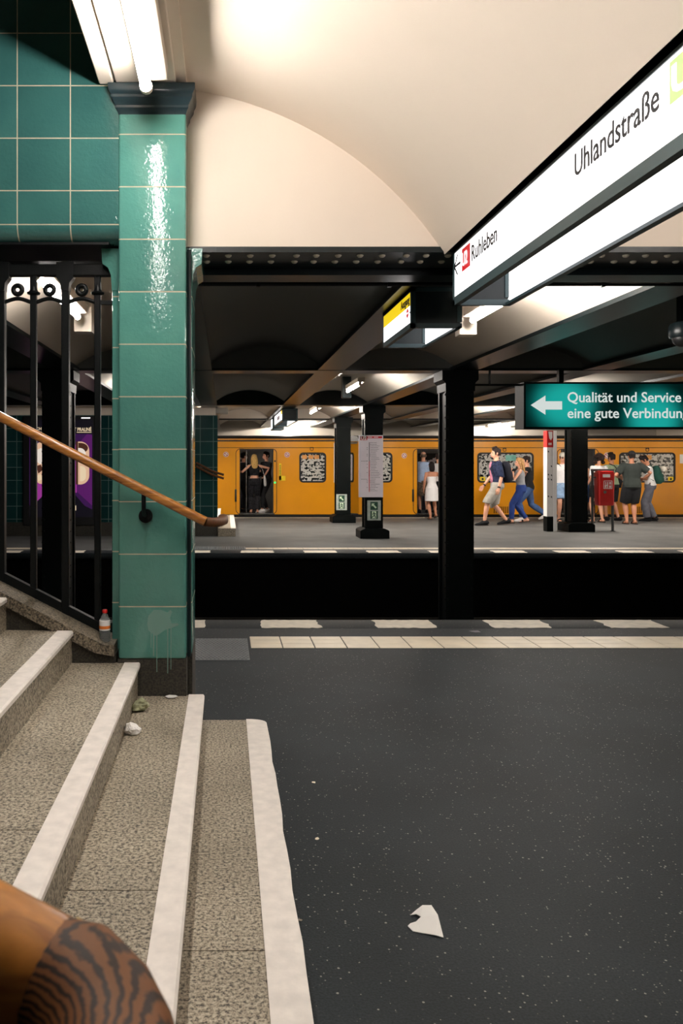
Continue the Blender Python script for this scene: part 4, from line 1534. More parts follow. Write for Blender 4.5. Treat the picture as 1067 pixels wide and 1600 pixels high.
def train_car(label, px0, px1, doors, windows, taper=None):
    t = thing('subway_train_car', label, 'train', ((tx(px0) + tx(px1)) / 2, YT + 1.1, 0), 'yellow train cars')
    x0, x1 = tx(px0), tx(px1)
    holes = []
    for a, b in doors:
        holes.append((tx(a), tx(b), tz(803), tz(702)))
    for a, b in windows:
        holes.append((tx(a) + 0.03, tx(b) - 0.03, tz(754) + 0.03, tz(707) - 0.03))
    bm = B()
    xs0 = x0 + (taper or 0)
    side_panel(bm, xs0, x1, TZ0, TZ1, holes, YT, YT + 0.06)
    if taper:
        prism(bm, [(x0, YT + 0.5), (x0 + 0.06, YT + 0.5), (xs0 + 0.01, YT + 0.05), (xs0, YT)], 'z', TZ0, TZ1)
    obj('side_wall', bm, 'yellow', t, False)
    bm = B()
    ytop = YT + 2.3
    box(bm, xs0, x1, ytop - 0.06, ytop, TZ0, TZ1)
    for x in (x0, x1 - 0.05):
        box(bm, x, x + 0.05, YT + (0.5 if taper and x == x0 else 0.06), ytop, TZ0, TZ1)
    obj('body', bm, 'train_in', t, False)
    bm = B()
    pts = [(YT - 0.02, TZ1 + 0.015), (YT + 0.03, TZ1 + 0.05), (YT + 0.25, TZ1 + 0.14), (YT + 1.15, TZ1 + 0.2), (ytop - 0.25, TZ1 + 0.14), (ytop, TZ1 + 0.01), (ytop, TZ1 - 0.03), (YT + 0.06, TZ1 - 0.03), (YT + 0.06, TZ1 + 0.015)]
    prism(bm, pts, 'x', xs0, x1)
    obj('roof', bm, 'train_roof', t, False)
    bm = B(); box(bm, xs0, x1, YT - 0.03, YT + 0.03, TZ1 + 0.03, TZ1 + 0.075)
    obj('gutter', bm, 'yellow_dark', t, False)
    bm = B(); box(bm, xs0, x1, YT - 0.006, YT, tz(700), tz(699.2)); box(bm, xs0, x1, YT - 0.025, YT, TZ1 - 0.005, TZ1 + 0.028)
    obj('seam', bm, 'rubber', t, False)
    bm = B(); box(bm, x0 + 0.03, x1, YT + 0.03, ytop, -0.55, TZ0)
    obj('underframe', bm, 'rubber', t, False)
    bm = B(); box(bm, x0 + 0.03, x1, YT + 0.03, ytop - 0.06, TZ0 - 0.02, 0.085)
    obj('floor', bm, 'train_floor', t, False)
    bm = B(); box(bm, x0 + 0.05, x1 - 0.05, YT + 0.06, ytop - 0.06, TZ1 - 0.06, TZ1 - 0.03)
    obj('ceiling_lining', bm, 'train_in', t, False)
    xx = x0 + 1.2
    while xx < x1 - 1.0:
        bm = B(); box(bm, xx, xx + 0.9, YT + 1.05, YT + 1.2, TZ1 - 0.085, TZ1 - 0.06)
        obj('ceiling_lamp', bm, 'train_lamp', t, False)
        xx += 2.4
    # windows on this side, and the back row seen through the doors
    for a, b in windows:
        fr = B()
        rr_ring(fr, tx(a), tx(b), tz(754), tz(707), 0.11, 0.045, YT - 0.015, YT + 0.03)
        f_ = obj('window_frame', fr, 'rubber', t)
        bm = B(); box(bm, tx(a) + 0.03, tx(b) - 0.03, YT + 0.012, YT + 0.018, tz(754) + 0.03, tz(707) - 0.03)
        obj('pane', bm, 'pane', f_, False)
    xx = x0 + 0.5
    while xx < x1 - 1.3:
        bm = B(); rr_ring(bm, xx, xx + 1.1, tz(754), tz(707), 0.1, 0.045, ytop - 0.09, ytop - 0.06)
        f_ = obj('window_frame', bm, 'rubber', t)
        bm = B(); box(bm, xx + 0.03, xx + 1.07, ytop - 0.066, ytop - 0.06, tz(754) + 0.03, tz(707) - 0.03)
        obj('pane', bm, 'rubber', f_, False)
        bm = B()
        rnd = random.Random(int(xx * 100))
        for i in range(26):
            cx, cz = xx + rnd.uniform(.08, 1.0), rnd.uniform(tz(752) + .08, tz(709) - .08)
            s1, s2 = rnd.uniform(.02, .07), rnd.uniform(.02, .05)
            box(bm, cx - s1, cx + s1, ytop - 0.07 - i * 1e-4, ytop - 0.066, cz - s2, cz + s2)
        obj('window_print', bm, 'poster_white', f_, False)
        bm = B(); box(bm, xx - 0.05, xx + 1.15, ytop - 0.5, ytop - 0.1, 0.4, 0.5); box(bm, xx - 0.05, xx + 1.15, ytop - 0.16, ytop - 0.1, 0.5, 0.8)
        box(bm, xx, xx + 1.1, ytop - 0.45, ytop - 0.15, 0.085, 0.4)
        obj('seat', bm, cloth('seat_blue', (58, 62, 74)), t)
        xx += 1.9
    for i, (a, b) in enumerate(doors):
        # rubber-edged opening, the yellow pocket strips and the tread plate
        bm = B()
        rr_ring(bm, tx(a) - 0.105, tx(b) + 0.09, tz(803.4), tz(701.0), 0.13, 0.016, YT - 0.012, YT + 0.02)
        df = obj('door_frame', bm, 'rubber', t)
        bm = B()
        for e0, e1 in ((tx(a) - 0.09, tx(a) + 0.005), (tx(b) - 0.005, tx(b) + 0.075)):
            box(bm, e0, e1, YT - 0.008, YT + 0.05, tz(803), tz(702) - 0.01)
        obj('door_post', bm, 'yellow', df, False)
        bm = B()
        for e0, e1 in ((tx(a), tx(a) + 0.03), (tx(b) - 0.045, tx(b))):
            box(bm, e0, e1, YT - 0.004, YT + 0.06, tz(803), tz(702))
        box(bm, tx(a), tx(b), YT + 0.0, YT + 0.06, tz(703), tz(702))
        obj('door_seal', bm, 'rubber', df, False)
        bm = B(); box(bm, tx(a) - 0.02, tx(b) + 0.02, YT - 0.02, YT + 0.06, tz(803.6), tz(802.4))
        obj('door_sill', bm, 'chrome', df, False)
        bm = B(); cyl(bm, (tx(b) + 0.035, YT - 0.008, tz(754)), (tx(b) + 0.035, YT - 0.02, tz(754)), 0.03, 14)
        obj('button_lamp', bm, 'led_green', df)
        bm = B(); cyl(bm, (tx(b) + 0.035, YT - 0.008, tz(720.5)), (tx(b) + 0.035, YT - 0.02, tz(720.5)), 0.026, 14)
        obj('button', bm, 'rubber', df)
        bm = B(); box(bm, tx(a) - 0.13, tx(a) - 0.075, YT - 0.016, YT, tz(784), tz(764.5), 0.01)
        obj('door_handle', bm, 'rubber', df)
        bm = B()
        cyl(bm, (tx(a) + 0.2, YT + 0.28, 0.085), (tx(a) + 0.2, YT + 0.28, TZ1 - 0.06), 0.018, 10)
        obj('grab_pole', bm, 'chrome', t)
    return t

def no_smoking(t, px, py, y=YT, r=0.075):
    bm = B(); cyl(bm, (tx(px), y, tz(py)), (tx(px), y - 0.003, tz(py)), r, 20)
    d = obj('round_sticker', bm, 'white', t)
    bm = B()
    ring = [(tx(px) + r * .72 * math.cos(2 * math.pi * i / 20), y - 0.004, tz(py) + r * .72 * math.sin(2 * math.pi * i / 20)) for i in range(21)]
    loft(bm, ring, [0.009] * 21, Vector((0, 1, 0)), 6)
    cyl(bm, (tx(px) - r * .5, y - 0.004, tz(py) + r * .5), (tx(px) + r * .5, y - 0.004, tz(py) - r * .5), 0.009, 6)
    obj('sticker_ring', bm, 'print_red', d)

def ring_hook(t, px, py):
    bm = B()
    ring = [(tx(px) + 0.045 * math.cos(2 * math.pi * i / 16), YT - 0.012, tz(py) + 0.045 * math.sin(2 * math.pi * i / 16)) for i in range(17)]
    loft(bm, ring, [0.007] * 17, Vector((0, 1, 0)), 6)
    cyl(bm, (tx(px) - 0.05, YT - 0.012, tz(py) + 0.045), (tx(px) + 0.05, YT - 0.012, tz(py) + 0.045), 0.008, 6)
    obj('marker_ring', bm, 'rubber', t)

def vent(t, a, b):
    bm = B()
    n = 9
    for k in range(n):
        x = tx(a) + (tx(b) - tx(a)) * k / (n - 1)
        box(bm, x - 0.012, x + 0.012, YT - 0.006, YT + 0.0, tz(802), tz(791.5))
    obj('vent_grille', bm, cloth('vent', (70, 44, 20)), t)

car1 = train_car('first yellow train car at left, with the blond passenger in its open door', 90, 527, [(180, 240), (374, 427.5)], [(250, 292), (467.5, 509.5)])
no_smoking(car1, 353, 710); no_smoking(car1, 448.5, 710.5); ring_hook(car1, 487, 701.6)
bm = B(); box(bm, tx(436), tx(439.5), YT - 0.003, YT, tz(750), tz(724)); box(bm, tx(436), tx(446), YT - 0.003, YT, tz(751), tz(743.5))
obj('yellow_sticker', bm, 'sticker_yellow', car1)
bm = B()
for k in range(6):
    box(bm, tx(437), tx(438.6), YT - 0.004, YT, tz(741 - k * 2.6), tz(739.8 - k * 2.6))
obj('sticker_text', bm, 'black', car1)
bm = B(); box(bm, tx(521.5), tx(526.5), YT - 0.01, YT, tz(754), tz(692))
obj('end_strip', bm, 'white', car1)
bm = B()
for a in (472, 482, 491):
    box(bm, tx(a), tx(a + 7.5), YT - 0.004, YT + 0.012, tz(717), tz(711))
obj('window_sticker', bm, cloth('sticker_orange', (222, 160, 96)), car1)

car2 = train_car('second yellow train car from the centre to the right edge, crowded at its doors', 545, 1290, [(651, 704), (876, 930), (1120, 1174)], [(565, 613), (745.5, 833.5), (967, 1055), (1196, 1284)], taper=0.28)
no_smoking(car2, 631.5, 712); no_smoking(car2, 853, 711); no_smoking(car2, 948.5, 712, r=0.09)
for p in (788, 1011):
    ring_hook(car2, p, 703)
vent(car2, 772, 796); vent(car2, 996, 1018)
for a in (750, 1044):
    bm = B(); box(bm, tx(a), tx(a + 8), YT - 0.003, YT + 0.012, tz(752.5), tz(745))
    s_ = obj('yellow_sticker', bm, 'sticker_yellow', car2)
    bm = B(); cyl(bm, (tx(a + 4), YT - 0.005, tz(748.5)), (tx(a + 4), YT - 0.003, tz(748.5)), 0.03, 10)
    obj('sticker_symbol', bm, 'black', s_)
bm = B(); box(bm, tx(790), tx(806), YT - 0.002, YT + 0.012, tz(720), tz(711))
obj('window_sticker', bm, cloth('sticker_teal', (130, 190, 176)), car2)
bm = B()
for a in (1000, 1010):
    box(bm, tx(a), tx(a + 8), YT - 0.002, YT + 0.012, tz(718), tz(711))
obj('window_sticker', bm, 'ad_gold' if False else cloth('sticker_orange', (222, 160, 96)), car2)
bm = B(); box(bm, tx(1062), tx(1072), YT - 0.004, YT, tz(724), tz(710))
obj('notice', bm, 'white', car2)
# narrow window of the tapered car end
bm = B()
def tap(u, z):
    x0 = tx(545); xs0 = x0 + 0.28
    return Vector((x0 + (xs0 - x0) * u - 0.006, YT + 0.5 - 0.5 * u - 0.004, z))
o_ = round_rect(0.12, 0.62, tz(754), tz(707), 0.1)
vs_ = [bm.verts.new(tap(a, b)) for a, b in o_]
vb = [bm.verts.new(tap(a, b) + Vector((0.01, 0.01, 0))) for a, b in o_]
bridge(bm, [vs_, vb])
wf = obj('window_frame', bm, 'rubber', car2)
bm = B()
o_ = round_rect(0.22, 0.52, tz(754) + 0.05, tz(707) - 0.05, 0.07)
vs_ = [bm.verts.new(tap(a, b) + Vector((-0.004, -0.003, 0))) for a, b in o_]
vb = [bm.verts.new(tap(a, b)) for a, b in o_]
bridge(bm, [vs_, vb])
obj('pane', bm, 'poster_white', wf)
for k, (a, b) in enumerate(((886, 933),)):
    bm = B(); box(bm, tx(916), tx(928), YT + 0.5, YT + 0.51, tz(738), tz(706))
    o = obj('notice', bm, cloth('notice_blue', (30, 50, 92)), car2)
bm = B()
for k in range(4):
    box(bm, tx(917.5), tx(926), YT + 0.497, YT + 0.5, tz(713 + k * 2.5), tz(712 + k * 2.5))
obj('notice_text', bm, 'poster_white', car2)

# ------------------------------------------------------------------ litter and bottle
bt = thing('plastic_bottle', 'clear plastic drink bottle with red cap standing on the kerb by the pillar', 'bottle', (-0.622, 4.13, 0.602))
bx, by, bz = -0.622, 4.13, 0.602
m, nt, b_ = new_mat('clear bottle')
b_.inputs['Base Color'].default_value = srgb(214, 222, 222)
b_.inputs['Roughness'].default_value = 0.08
b_.inputs['Transmission Weight'].default_value = 0.85
b_.inputs['IOR'].default_value = 1.2
bm = B(); lathe(bm, (bx, by, bz), [(0.018, 0.0), (0.026, 0.004), (0.028, 0.015), (0.026, 0.03), (0.028, 0.045), (0.028, 0.1), (0.025, 0.118), (0.016, 0.138), (0.0115, 0.148), (0.0115, 0.152)], 20)
obj('body', bm, m, bt)
bm = B(); lathe(bm, (bx, by, bz), [(0.0285, 0.062), (0.0288, 0.064), (0.0288, 0.112), (0.0265, 0.114)], 20)
lb = obj('label', bm, 'white', bt)
bm = B(); lathe(bm, (bx, by, bz), [(0.0288, 0.07), (0.0291, 0.071), (0.0291, 0.085), (0.0288, 0.086)], 20)
obj('label_band', bm, cloth('label_orange', (220, 120, 50)), lb)
bm = B(); lathe(bm, (bx, by, bz), [(0.0135, 0.15), (0.0140, 0.152), (0.0140, 0.164), (0.012, 0.167)], 16)
obj('cap', bm, 'red_paint', bt)

def crumple(name, c, r, material, label, seed, cat='litter', sub=3, amp=0.35):
    bm = B()
    bmesh.ops.create_icosphere(bm, subdivisions=sub, radius=1)
    rnd = random.Random(seed)
    dirs = [Vector((rnd.uniform(-1, 1), rnd.uniform(-1, 1), rnd.uniform(-1, 1))).normalized() for _ in range(14)]
    off = [rnd.uniform(0.55, 0.95) for _ in dirs]
    for v in bm.verts:
        s = 1.0
        for d, o_ in zip(dirs, off):
            k = v.co.dot(d)
            if k > o_:
                s = min(s, o_ / k)
        v.co *= s * (1 + rnd.uniform(-amp, amp) * 0.25)
        v.co = Vector((c[0] + v.co.x * r[0], c[1] + v.co.y * r[1], c[2] + max(0.0, (v.co.z + 0.75)) * r[2]))
    o = obj(name, bm, material, None, False)
    return tag(o, label, cat)

p = P(208, 1111, 3.87); crumple('crumpled_wrapper', (-0.405, 3.84, 0.336), (0.05, 0.05, 0.04), 'leaf_paper', 'crumpled greenish paper wrapper lying against the step edge below the pillar', 5)
p = P(193, 1146, 3.55); crumple('crumpled_tissue', (-0.408, 3.5, 0.336), (0.043, 0.035, 0.032), 'paper', 'small white crumpled tissue on the step below the pillar', 9)

def scrap(name, pts, d0, z, material, label, folds, cat='litter', th=0.002):
    """torn sheet: outline in plan with bent-up points"""
    bm = B()
    top = [bm.verts.new((x, y, z + h + th)) for (x, y), h in zip(pts, folds)]
    bot = [bm.verts.new((x, y, z + h)) for (x, y), h in zip(pts, folds)]
    n = len(pts)
    f1 = bm.faces.new(top); f2 = bm.faces.new(bot[::-1])
    for k in range(n):
        j = (k + 1) % n
        bm.faces.new((top[j], top[k], bot[k], bot[j]))
    bmesh.ops.triangulate(bm, faces=[f1, f2])
    o = obj(name, bm, material, None, False)
    return tag(o, label, cat)

def fl(px, py):
    d = F * EYE / (py - VY); return ((px - VX) * d / F, d)
pts = [fl(*q) for q in ((641, 1431), (650, 1425), (660, 1421), (674, 1421), (684, 1440), (693, 1466), (680, 1464), (660, 1459), (645, 1456), (637, 1448), (641, 1444), (650, 1443), (658, 1438), (650, 1431))]
scrap('paper_scrap', pts, 0, 0.001, 'paper', 'torn white paper napkin lying on the dark platform floor', [0.0, 0.004, 0.012, 0.012, 0.02, 0.0, 0.004, 0.0, 0.0, 0.0, 0.0, 0.004, 0.01, 0.004])
def scrap_small(px, py, w, h, material, label, z=0.0, seed=0):
    d = F * (EYE - z) / (py - VY)
    cx = (px - VX) * d / F
    rnd = random.Random(seed)
    pts = []
    for k in range(7):
        a = 2 * math.pi * k / 7
        q = rnd.uniform(.6, 1.1)
        pts.append((cx + w * q * math.cos(a), d + h * q * math.sin(a)))
    return scrap('litter_scrap', pts, 0, z + 0.0005, material, label, [rnd.uniform(0, .003) for _ in pts], th=0.001)
scrap_small(490, 1223, 0.012, 0.012, 'strip_tile', 'tiny pale scrap on the floor, farthest of three beside the lowest step', 0, 1)
scrap_small(495, 1311, 0.009, 0.012, 'strip_tile', 'tiny tan scrap on the floor, middle of three beside the lowest step', 0, 2)
scrap_small(468, 1439, 0.014, 0.01, 'granite', 'tiny grey scrap on the floor, nearest of three beside the lowest step', 0, 3)
p = P(266, 1087, 4.02)
scrap_small(266, 1089, 0.04, 0.03, 'paper', 'flat white paper scrap at the foot of the tiled pillar', 2 * R_ + 0.004, 6)
scrap_small(742, 987, 0.06, 0.05, 'print_grey', 'small grey scrap on the near platform edge', 0, 8)

# ================================================================== PEOPLE
def ik(a, c, l1, l2, hint):
    """joint between a and c, bent towards hint; returns joint, reachable end"""
    v = c - a
    d = v.length
    dm = min(d, (l1 + l2) * 0.998)
    u = v.normalized()
    c2 = a + u * dm
    k = (l1 * l1 - l2 * l2 + dm * dm) / (2 * dm)
    h = math.sqrt(max(l1 * l1 - k * k, 0))
    w = hint - u * hint.dot(u)
    w.normalize()
    return a + u * k + w * h, c2


def person(label, px, d, zb, H, yaw, pose, wear, skin='skin', female=False, build=1.0, hair=('short', (40, 30, 26)), group=None, lod=1):
    s = H / 1.75
    t = thing('person', label, 'person', (P(px, 800, d).x, d, zb), group, math.radians(yaw))
    V = lambda x, y, z: Vector((x, y, z)) * s
    lean = math.radians(pose.get('lean', 2))
    twist = math.radians(pose.get('twist', 0))
    sq = pose.get('drop', 0.0)                       # hips lowered by a stride
    hip0 = V(0, 0, 0.93 - sq)
    def T(p):
        """upper body bends and turns about the hips"""
        q = p - hip0
        k = max(0.0, min(1.0, q.z / (0.25 * s)))
        m = Matrix.Rotation(-lean * k, 3, 'X') @ Matrix.Rotation(twist * k, 3, 'Z')
        return hip0 + m @ q
    X = Vector((1, 0, 0))
    b = build
    sh = 0.165 if female else 0.19
    hipw = 0.17 if female else 0.162
    wst = 0.115 if female else 0.14
    torso = [(0.83, 0.0, 0.10, 0.085), (0.88, 0.0, hipw * .95, 0.115), (0.95, -0.005, hipw, 0.118), (1.02, 0.0, (hipw + wst) / 2, 0.102), (1.10, 0.005, wst, 0.092),
             (1.20, 0.008, wst * 1.12, 0.102), (1.30, 0.01, 0.15 if female else 0.168, 0.118 if female else 0.112), (1.38, 0.0, 0.15 if female else 0.172, 0.098), (1.43, -0.005, 0.115 if female else 0.135, 0.078), (1.465, -0.008, 0.07, 0.06)]
    torso = [(z - sq, y, rx * b, ry * b) for z, y, rx, ry in torso]
    shoulders = {q: T(V(q * sh, -0.008, 1.405 - sq)) for q in (-1, 1)}
    hips = {q: hip0 + V(q * 0.088, 0, -0.02) for q in (-1, 1)}
    feet = {-1: pose.get('footL', (-0.10, 0.0, 0.0)), 1: pose.get('footR', (0.10, 0.0, 0.0))}
    hands = {-1: pose.get('handL', (-0.25, 0.03, 0.86)), 1: pose.get('handR', (0.25, 0.03, 0.86))}
    eh = {-1: Vector(pose.get('elbL', (-0.35, -1, -0.1))), 1: Vector(pose.get('elbR', (0.35, -1, -0.1)))}
    legs, arms = {}, {}
    for q in (-1, 1):
        fx, fy, fl_ = feet[q]
        ank = V(fx, fy, 0.085 + fl_)
        kn, ank = ik(hips[q], ank, 0.43 * s, 0.43 * s, Vector((q * 0.12, 1, 0.1)))
        legs[q] = (hips[q], kn, ank)
        w = V(*hands[q])
        el, w = ik(shoulders[q], w, 0.295 * s, 0.26 * s, eh[q])
        arms[q] = (shoulders[q], el, w)
    neck0 = T(V(0, -0.012, 1.455 - sq))
    # head frame
    hp, hy = math.radians(pose.get('head_pitch', 0)), math.radians(pose.get('head_yaw', 0))
    HM = Matrix.Rotation(-lean * 0.4, 3, 'X') @ Matrix.Rotation(hy + twist, 3, 'Z') @ Matrix.Rotation(-hp, 3, 'X')
    chin0 = neck0 + Matrix.Rotation(-lean, 3, 'X') @ V(0, 0.005, 0.072)
    def Hd(x, y, z):
        return chin0 + HM @ V(x, y, z)
    headrings = [(-0.005, 0.045, 0.02, 0.022), (0.012, 0.035, 0.042, 0.05), (0.045, 0.02, 0.056, 0.076), (0.08, 0.008, 0.066, 0.09), (0.12, 0.0, 0.073, 0.098), (0.16, -0.006, 0.073, 0.097), (0.19, -0.008, 0.063, 0.083), (0.212, -0.008, 0.04, 0.056), (0.222, -0.008, 0.014, 0.02)]
    thigh, knee, calf, ankle = (0.083 if not female else 0.085) * b, 0.055 * b, 0.056 * b, 0.036
    def leg_path(q, f, e, flare=0.0):
        """thigh-to-ankle tube down to fraction f (0..2)"""
        h, k, a = legs[q]
        pts = [h + V(0, 0, 0.03), h + (k - h) * 0.3, h + (k - h) * 0.65, k, k + (a - k) * 0.3, k + (a - k) * 0.7, a]
        rs = [thigh * 1.02, thigh, thigh * 0.84, knee, calf * 1.02, (calf + ankle) / 2 * 0.92, ankle]
        pos = [0, 0.3, 0.65, 1.0, 1.3, 1.7, 2.0]
        P_, R2 = [], []
        for i in range(7):
            if pos[i] <= f:
                P_.append(pts[i]); R2.append((rs[i] + e + flare * pos[i]) * s)
            else:
                u = (f - pos[i - 1]) / (pos[i] - pos[i - 1])
                if u > 0.02:
                    P_.append(pts[i - 1].lerp(pts[i], u)); R2.append((rs[i - 1] + (rs[i] - rs[i - 1]) * u + e + flare * f) * s)
                break
        return P_, R2
    ua, fa, wr = 0.046 * b * (0.88 if female else 1), 0.038 * b * (0.88 if female else 1), 0.026
    def arm_path(q, f, e):
        a, el, w = arms[q]
        pts = [a, a + (el - a) * 0.4, el, el + (w - el) * 0.35, w]
        rs = [ua * 1.1, ua, fa * 0.98, fa, wr]
        pos = [0, 0.4, 1, 1.35, 2]
        P_, R2 = [], []
        for i in range(5):
            if pos[i] <= f:
                P_.append(pts[i]); R2.append((rs[i] + e) * s)
            else:
                u = (f - pos[i - 1]) / (pos[i] - pos[i - 1])
                if u > 0.02:
                    P_.append(pts[i - 1].lerp(pts[i], u)); R2.append((rs[i - 1] + (rs[i] - rs[i - 1]) * u + e) * s)
                break
        return P_, R2
    def tor(bm, z0, z1, e, hem=0.0):
        P_, R2 = [], []
        for z, y, rx, ry in torso:
            if z0 - 0.03 <= z + sq <= z1 + 0.001:
                P_.append(T(V(0, y, z))); R2.append(((rx + e) * s, (ry + e) * s))
        if hem:
            P_.insert(0, T(V(0, 0, z0 - sq))); R2.insert(0, (R2[0][0] + hem * s, R2[0][1] + hem * s))
        loft(bm, P_, R2, X, 18, 2.3)
    def seat(bm, e, top=1.0):
        loft(bm, [V(0, 0, z - sq) for z in (0.83, 0.88, 0.95, top)], [(r * s, q_ * s) for r, q_ in ((0.1 + e, 0.085 + e), (hipw * b * .96 + e, 0.115 * b + e), (hipw * b + e, 0.118 * b + e), ((hipw + wst) / 2 * b + e, 0.104 * b + e))], X, 18, 2.3)

    # ---- the body: one continuous skin
    bm = B()
    tor(bm, 0.8, 1.5, 0.0)
    loft(bm, [neck0 + V(0, 0, -0.05), neck0 + V(0, 0, 0.0), chin0 + HM @ V(0, -0.01, 0.01), chin0 + HM @ V(0, -0.01, 0.06)], [0.062 * s * (0.85 if female else 1), 0.054 * s * (0.85 if female else 1), 0.05 * s * (0.85 if female else 1), 0.05 * s], X, 12)
    loft(bm, [Hd(0, y, z) for z, y, rx, ry in headrings], [(rx * s, ry * s) for z, y, rx, ry in headrings], HM @ X, 16)
    loft(bm, [Hd(0, 0.088, 0.118), Hd(0, 0.104, 0.098), Hd(0, 0.116, 0.078), Hd(0, 0.1, 0.068)], [0.010 * s, 0.012 * s, 0.017 * s, 0.012 * s], HM @ X, 8)
    loft(bm, [Hd(0, 0.078, 0.05), Hd(0, 0.094, 0.045), Hd(0, 0.094, 0.036), Hd(0, 0.075, 0.03)], [0.018 * s, 0.02 * s, 0.018 * s, 0.014 * s], HM @ X, 8)
    for q in (-1, 1):
        loft(bm, [Hd(q * 0.066, -0.005, 0.075), Hd(q * 0.078, -0.012, 0.1), Hd(q * 0.076, -0.015, 0.125)], [0.012 * s, 0.019 * s, 0.012 * s], Vector((0, 1, 0)), 8)
        P_, R2 = leg_path(q, 2.0, 0.0); loft(bm, P_, R2, X, 12)
        h, k, a = legs[q]
        # foot
        fl_ = feet[q][2]
        tilt = min(1.0, fl_ * 3.2)
        def FT(y, z, x=0.0):
            m = Matrix.Rotation(-tilt, 3, 'X')
            return a + m @ V(x + q * 0.012, y, z)
        loft(bm, [FT(-0.055, -0.045), FT(-0.03, -0.035), FT(0.03, -0.035), FT(0.09, -0.055), FT(0.15, -0.066), FT(0.185, -0.07)], [(0.03 * s, 0.03 * s), (0.035 * s, 0.042 * s), (0.036 * s, 0.042 * s), (0.042 * s, 0.027 * s), (0.042 * s, 0.017 * s), (0.025 * s, 0.011 * s)], X, 12)
        ball_ = arms[q][0]
        P_, R2 = arm_path(q, 2.0, 0.0)
        loft(bm, [T(V(q * sh * 0.55, -0.008, 1.41 - sq))] + P_, [0.05 * s] + R2, Vector((0, 1, 0)), 12)
        # palm
        el, w = arms[q][1], arms[q][2]
        f = (w - el).normalized()
        pn = X * q - f * f.dot(X * q)
        if pn.length < 0.2:
            pn = Vector((0, 0, -1)) - f * f.dot(Vector((0, 0, -1)))
        pn.normalize()
        sd = f.cross(pn)
        loft(bm, [w - f * 0.01 * s, w + f * 0.03 * s, w + f * 0.07 * s, w + f * 0.095 * s], [(0.022 * s, 0.018 * s), (0.035 * s, 0.015 * s), (0.041 * s, 0.014 * s), (0.038 * s, 0.011 * s)], sd, 10)
    body = remesh(bm, 0.0115 * s, 2)
    # fingers, each its own bent chain rooted in the palm
    for q in (-1, 1):
        el, w = arms[q][1], arms[q][2]
        f = (w - el).normalized()
        pn = X * q - f * f.dot(X * q)
        if pn.length < 0.2:
            pn = Vector((0, 0, -1)) - f * f.dot(Vector((0, 0, -1)))
        pn.normalize()
        sd = f.cross(pn)
        front = sd if sd.y > 0 else -sd
        for i, L in enumerate((0.072, 0.080, 0.075, 0.058)):
            o_ = front * (0.029 - 0.0195 * i)
            p0 = w + (f * 0.085 + o_) * s
            p1 = p0 + (f * 0.45 * L - pn * 0.12 * L) * s
            p2 = p1 + (f * 0.30 * L - pn * 0.22 * L) * s
            p3 = p2 + (f * 0.16 * L - pn * 0.26 * L) * s
            loft(body, [p0 - f * 0.02 * s, p0, p1, p2, p3], [0.0092 * s, 0.0092 * s, 0.0086 * s, 0.0078 * s, 0.0055 * s], sd, 7)
        p0 = w + (f * 0.03 + front * 0.028) * s
        p1 = p0 + (f * 0.032 + front * 0.018 - pn * 0.008) * s
        p2 = p1 + (f * 0.03 + front * 0.004 - pn * 0.01) * s
        loft(body, [p0 - front * 0.012 * s, p0, p1, p2], [0.012 * s, 0.0115 * s, 0.0098 * s, 0.0068 * s], sd, 7)
    obj('body', body, skin, t, True, True, False)
    # eyes, mouth
    for q in (-1, 1):
        bm = B(); ball(bm, Hd(q * 0.031, 0.083, 0.112), (0.0125 * s, 0.0125 * s, 0.008 * s), 10, 6)
        obj('eye', bm, 'eye', t, True, True)
    bm = B(); loft(bm, [Hd(-0.022, 0.092, 0.043), Hd(0, 0.101, 0.044), Hd(0.022, 0.092, 0.043)], [(0.004 * s, 0.006 * s), (0.007 * s, 0.007 * s), (0.004 * s, 0.006 * s)], Vector((0, 1, 0)), 8)
    obj('mouth', bm, 'lip', t, True, True)
    # ---- hair
    kind, hc = hair
    hm = cloth('hair_%d_%d_%d' % hc, hc, 0.3, 40)
    bm = B()
    if kind != 'bald':
        rr = [(0.055, -0.052, 0.058, 0.055), (0.10, -0.035, 0.077, 0.075), (0.14, -0.02, 0.0825, 0.093), (0.175, -0.008, 0.0815, 0.102), (0.205, -0.004, 0.068, 0.09), (0.228, -0.006, 0.045, 0.06), (0.238, -0.008, 0.015, 0.02)]
        loft(bm, [Hd(0, y, z) for z, y, rx, ry in rr], [(rx * s, ry * s) for z, y, rx, ry in rr], HM @ X, 16)
        for q in (-1, 1):
            loft(bm, [Hd(q * 0.07, 0.022, 0.07), Hd(q * 0.073, 0.018, 0.12), Hd(q * 0.062, 0.03, 0.17)], [(0.009 * s, 0.018 * s), (0.010 * s, 0.024 * s), (0.018 * s, 0.03 * s)], HM @ X, 8)
        if kind == 'quiff':
            for q in (-0.03, 0, 0.03):
                ball(bm, Hd(q, 0.055, 0.222), 0.034 * s, 10, 6); ball(bm, Hd(q, 0.01, 0.235), 0.034 * s, 10, 6)
        if kind == 'long':
            loft(bm, [Hd(0, -0.03, 0.16), Hd(0, -0.075, 0.09), Hd(0, -0.09, 0.0), Hd(0, -0.10, -0.09), Hd(0, -0.10, -0.17), Hd(0, -0.095, -0.21)], [(0.075 * s, 0.06 * s), (0.088 * s, 0.045 * s), (0.092 * s, 0.035 * s), (0.10 * s, 0.032 * s), (0.085 * s, 0.025 * s), (0.035 * s, 0.012 * s)], HM @ X, 14)
            for q in (-1, 1):
                loft(bm, [Hd(q * 0.05, 0.03, 0.19), Hd(q * 0.083, 0.01, 0.11), Hd(q * 0.088, -0.02, 0.02), Hd(q * 0.085, -0.05, -0.1)], [0.022 * s, 0.022 * s, 0.024 * s, 0.018 * s], HM @ X, 8)
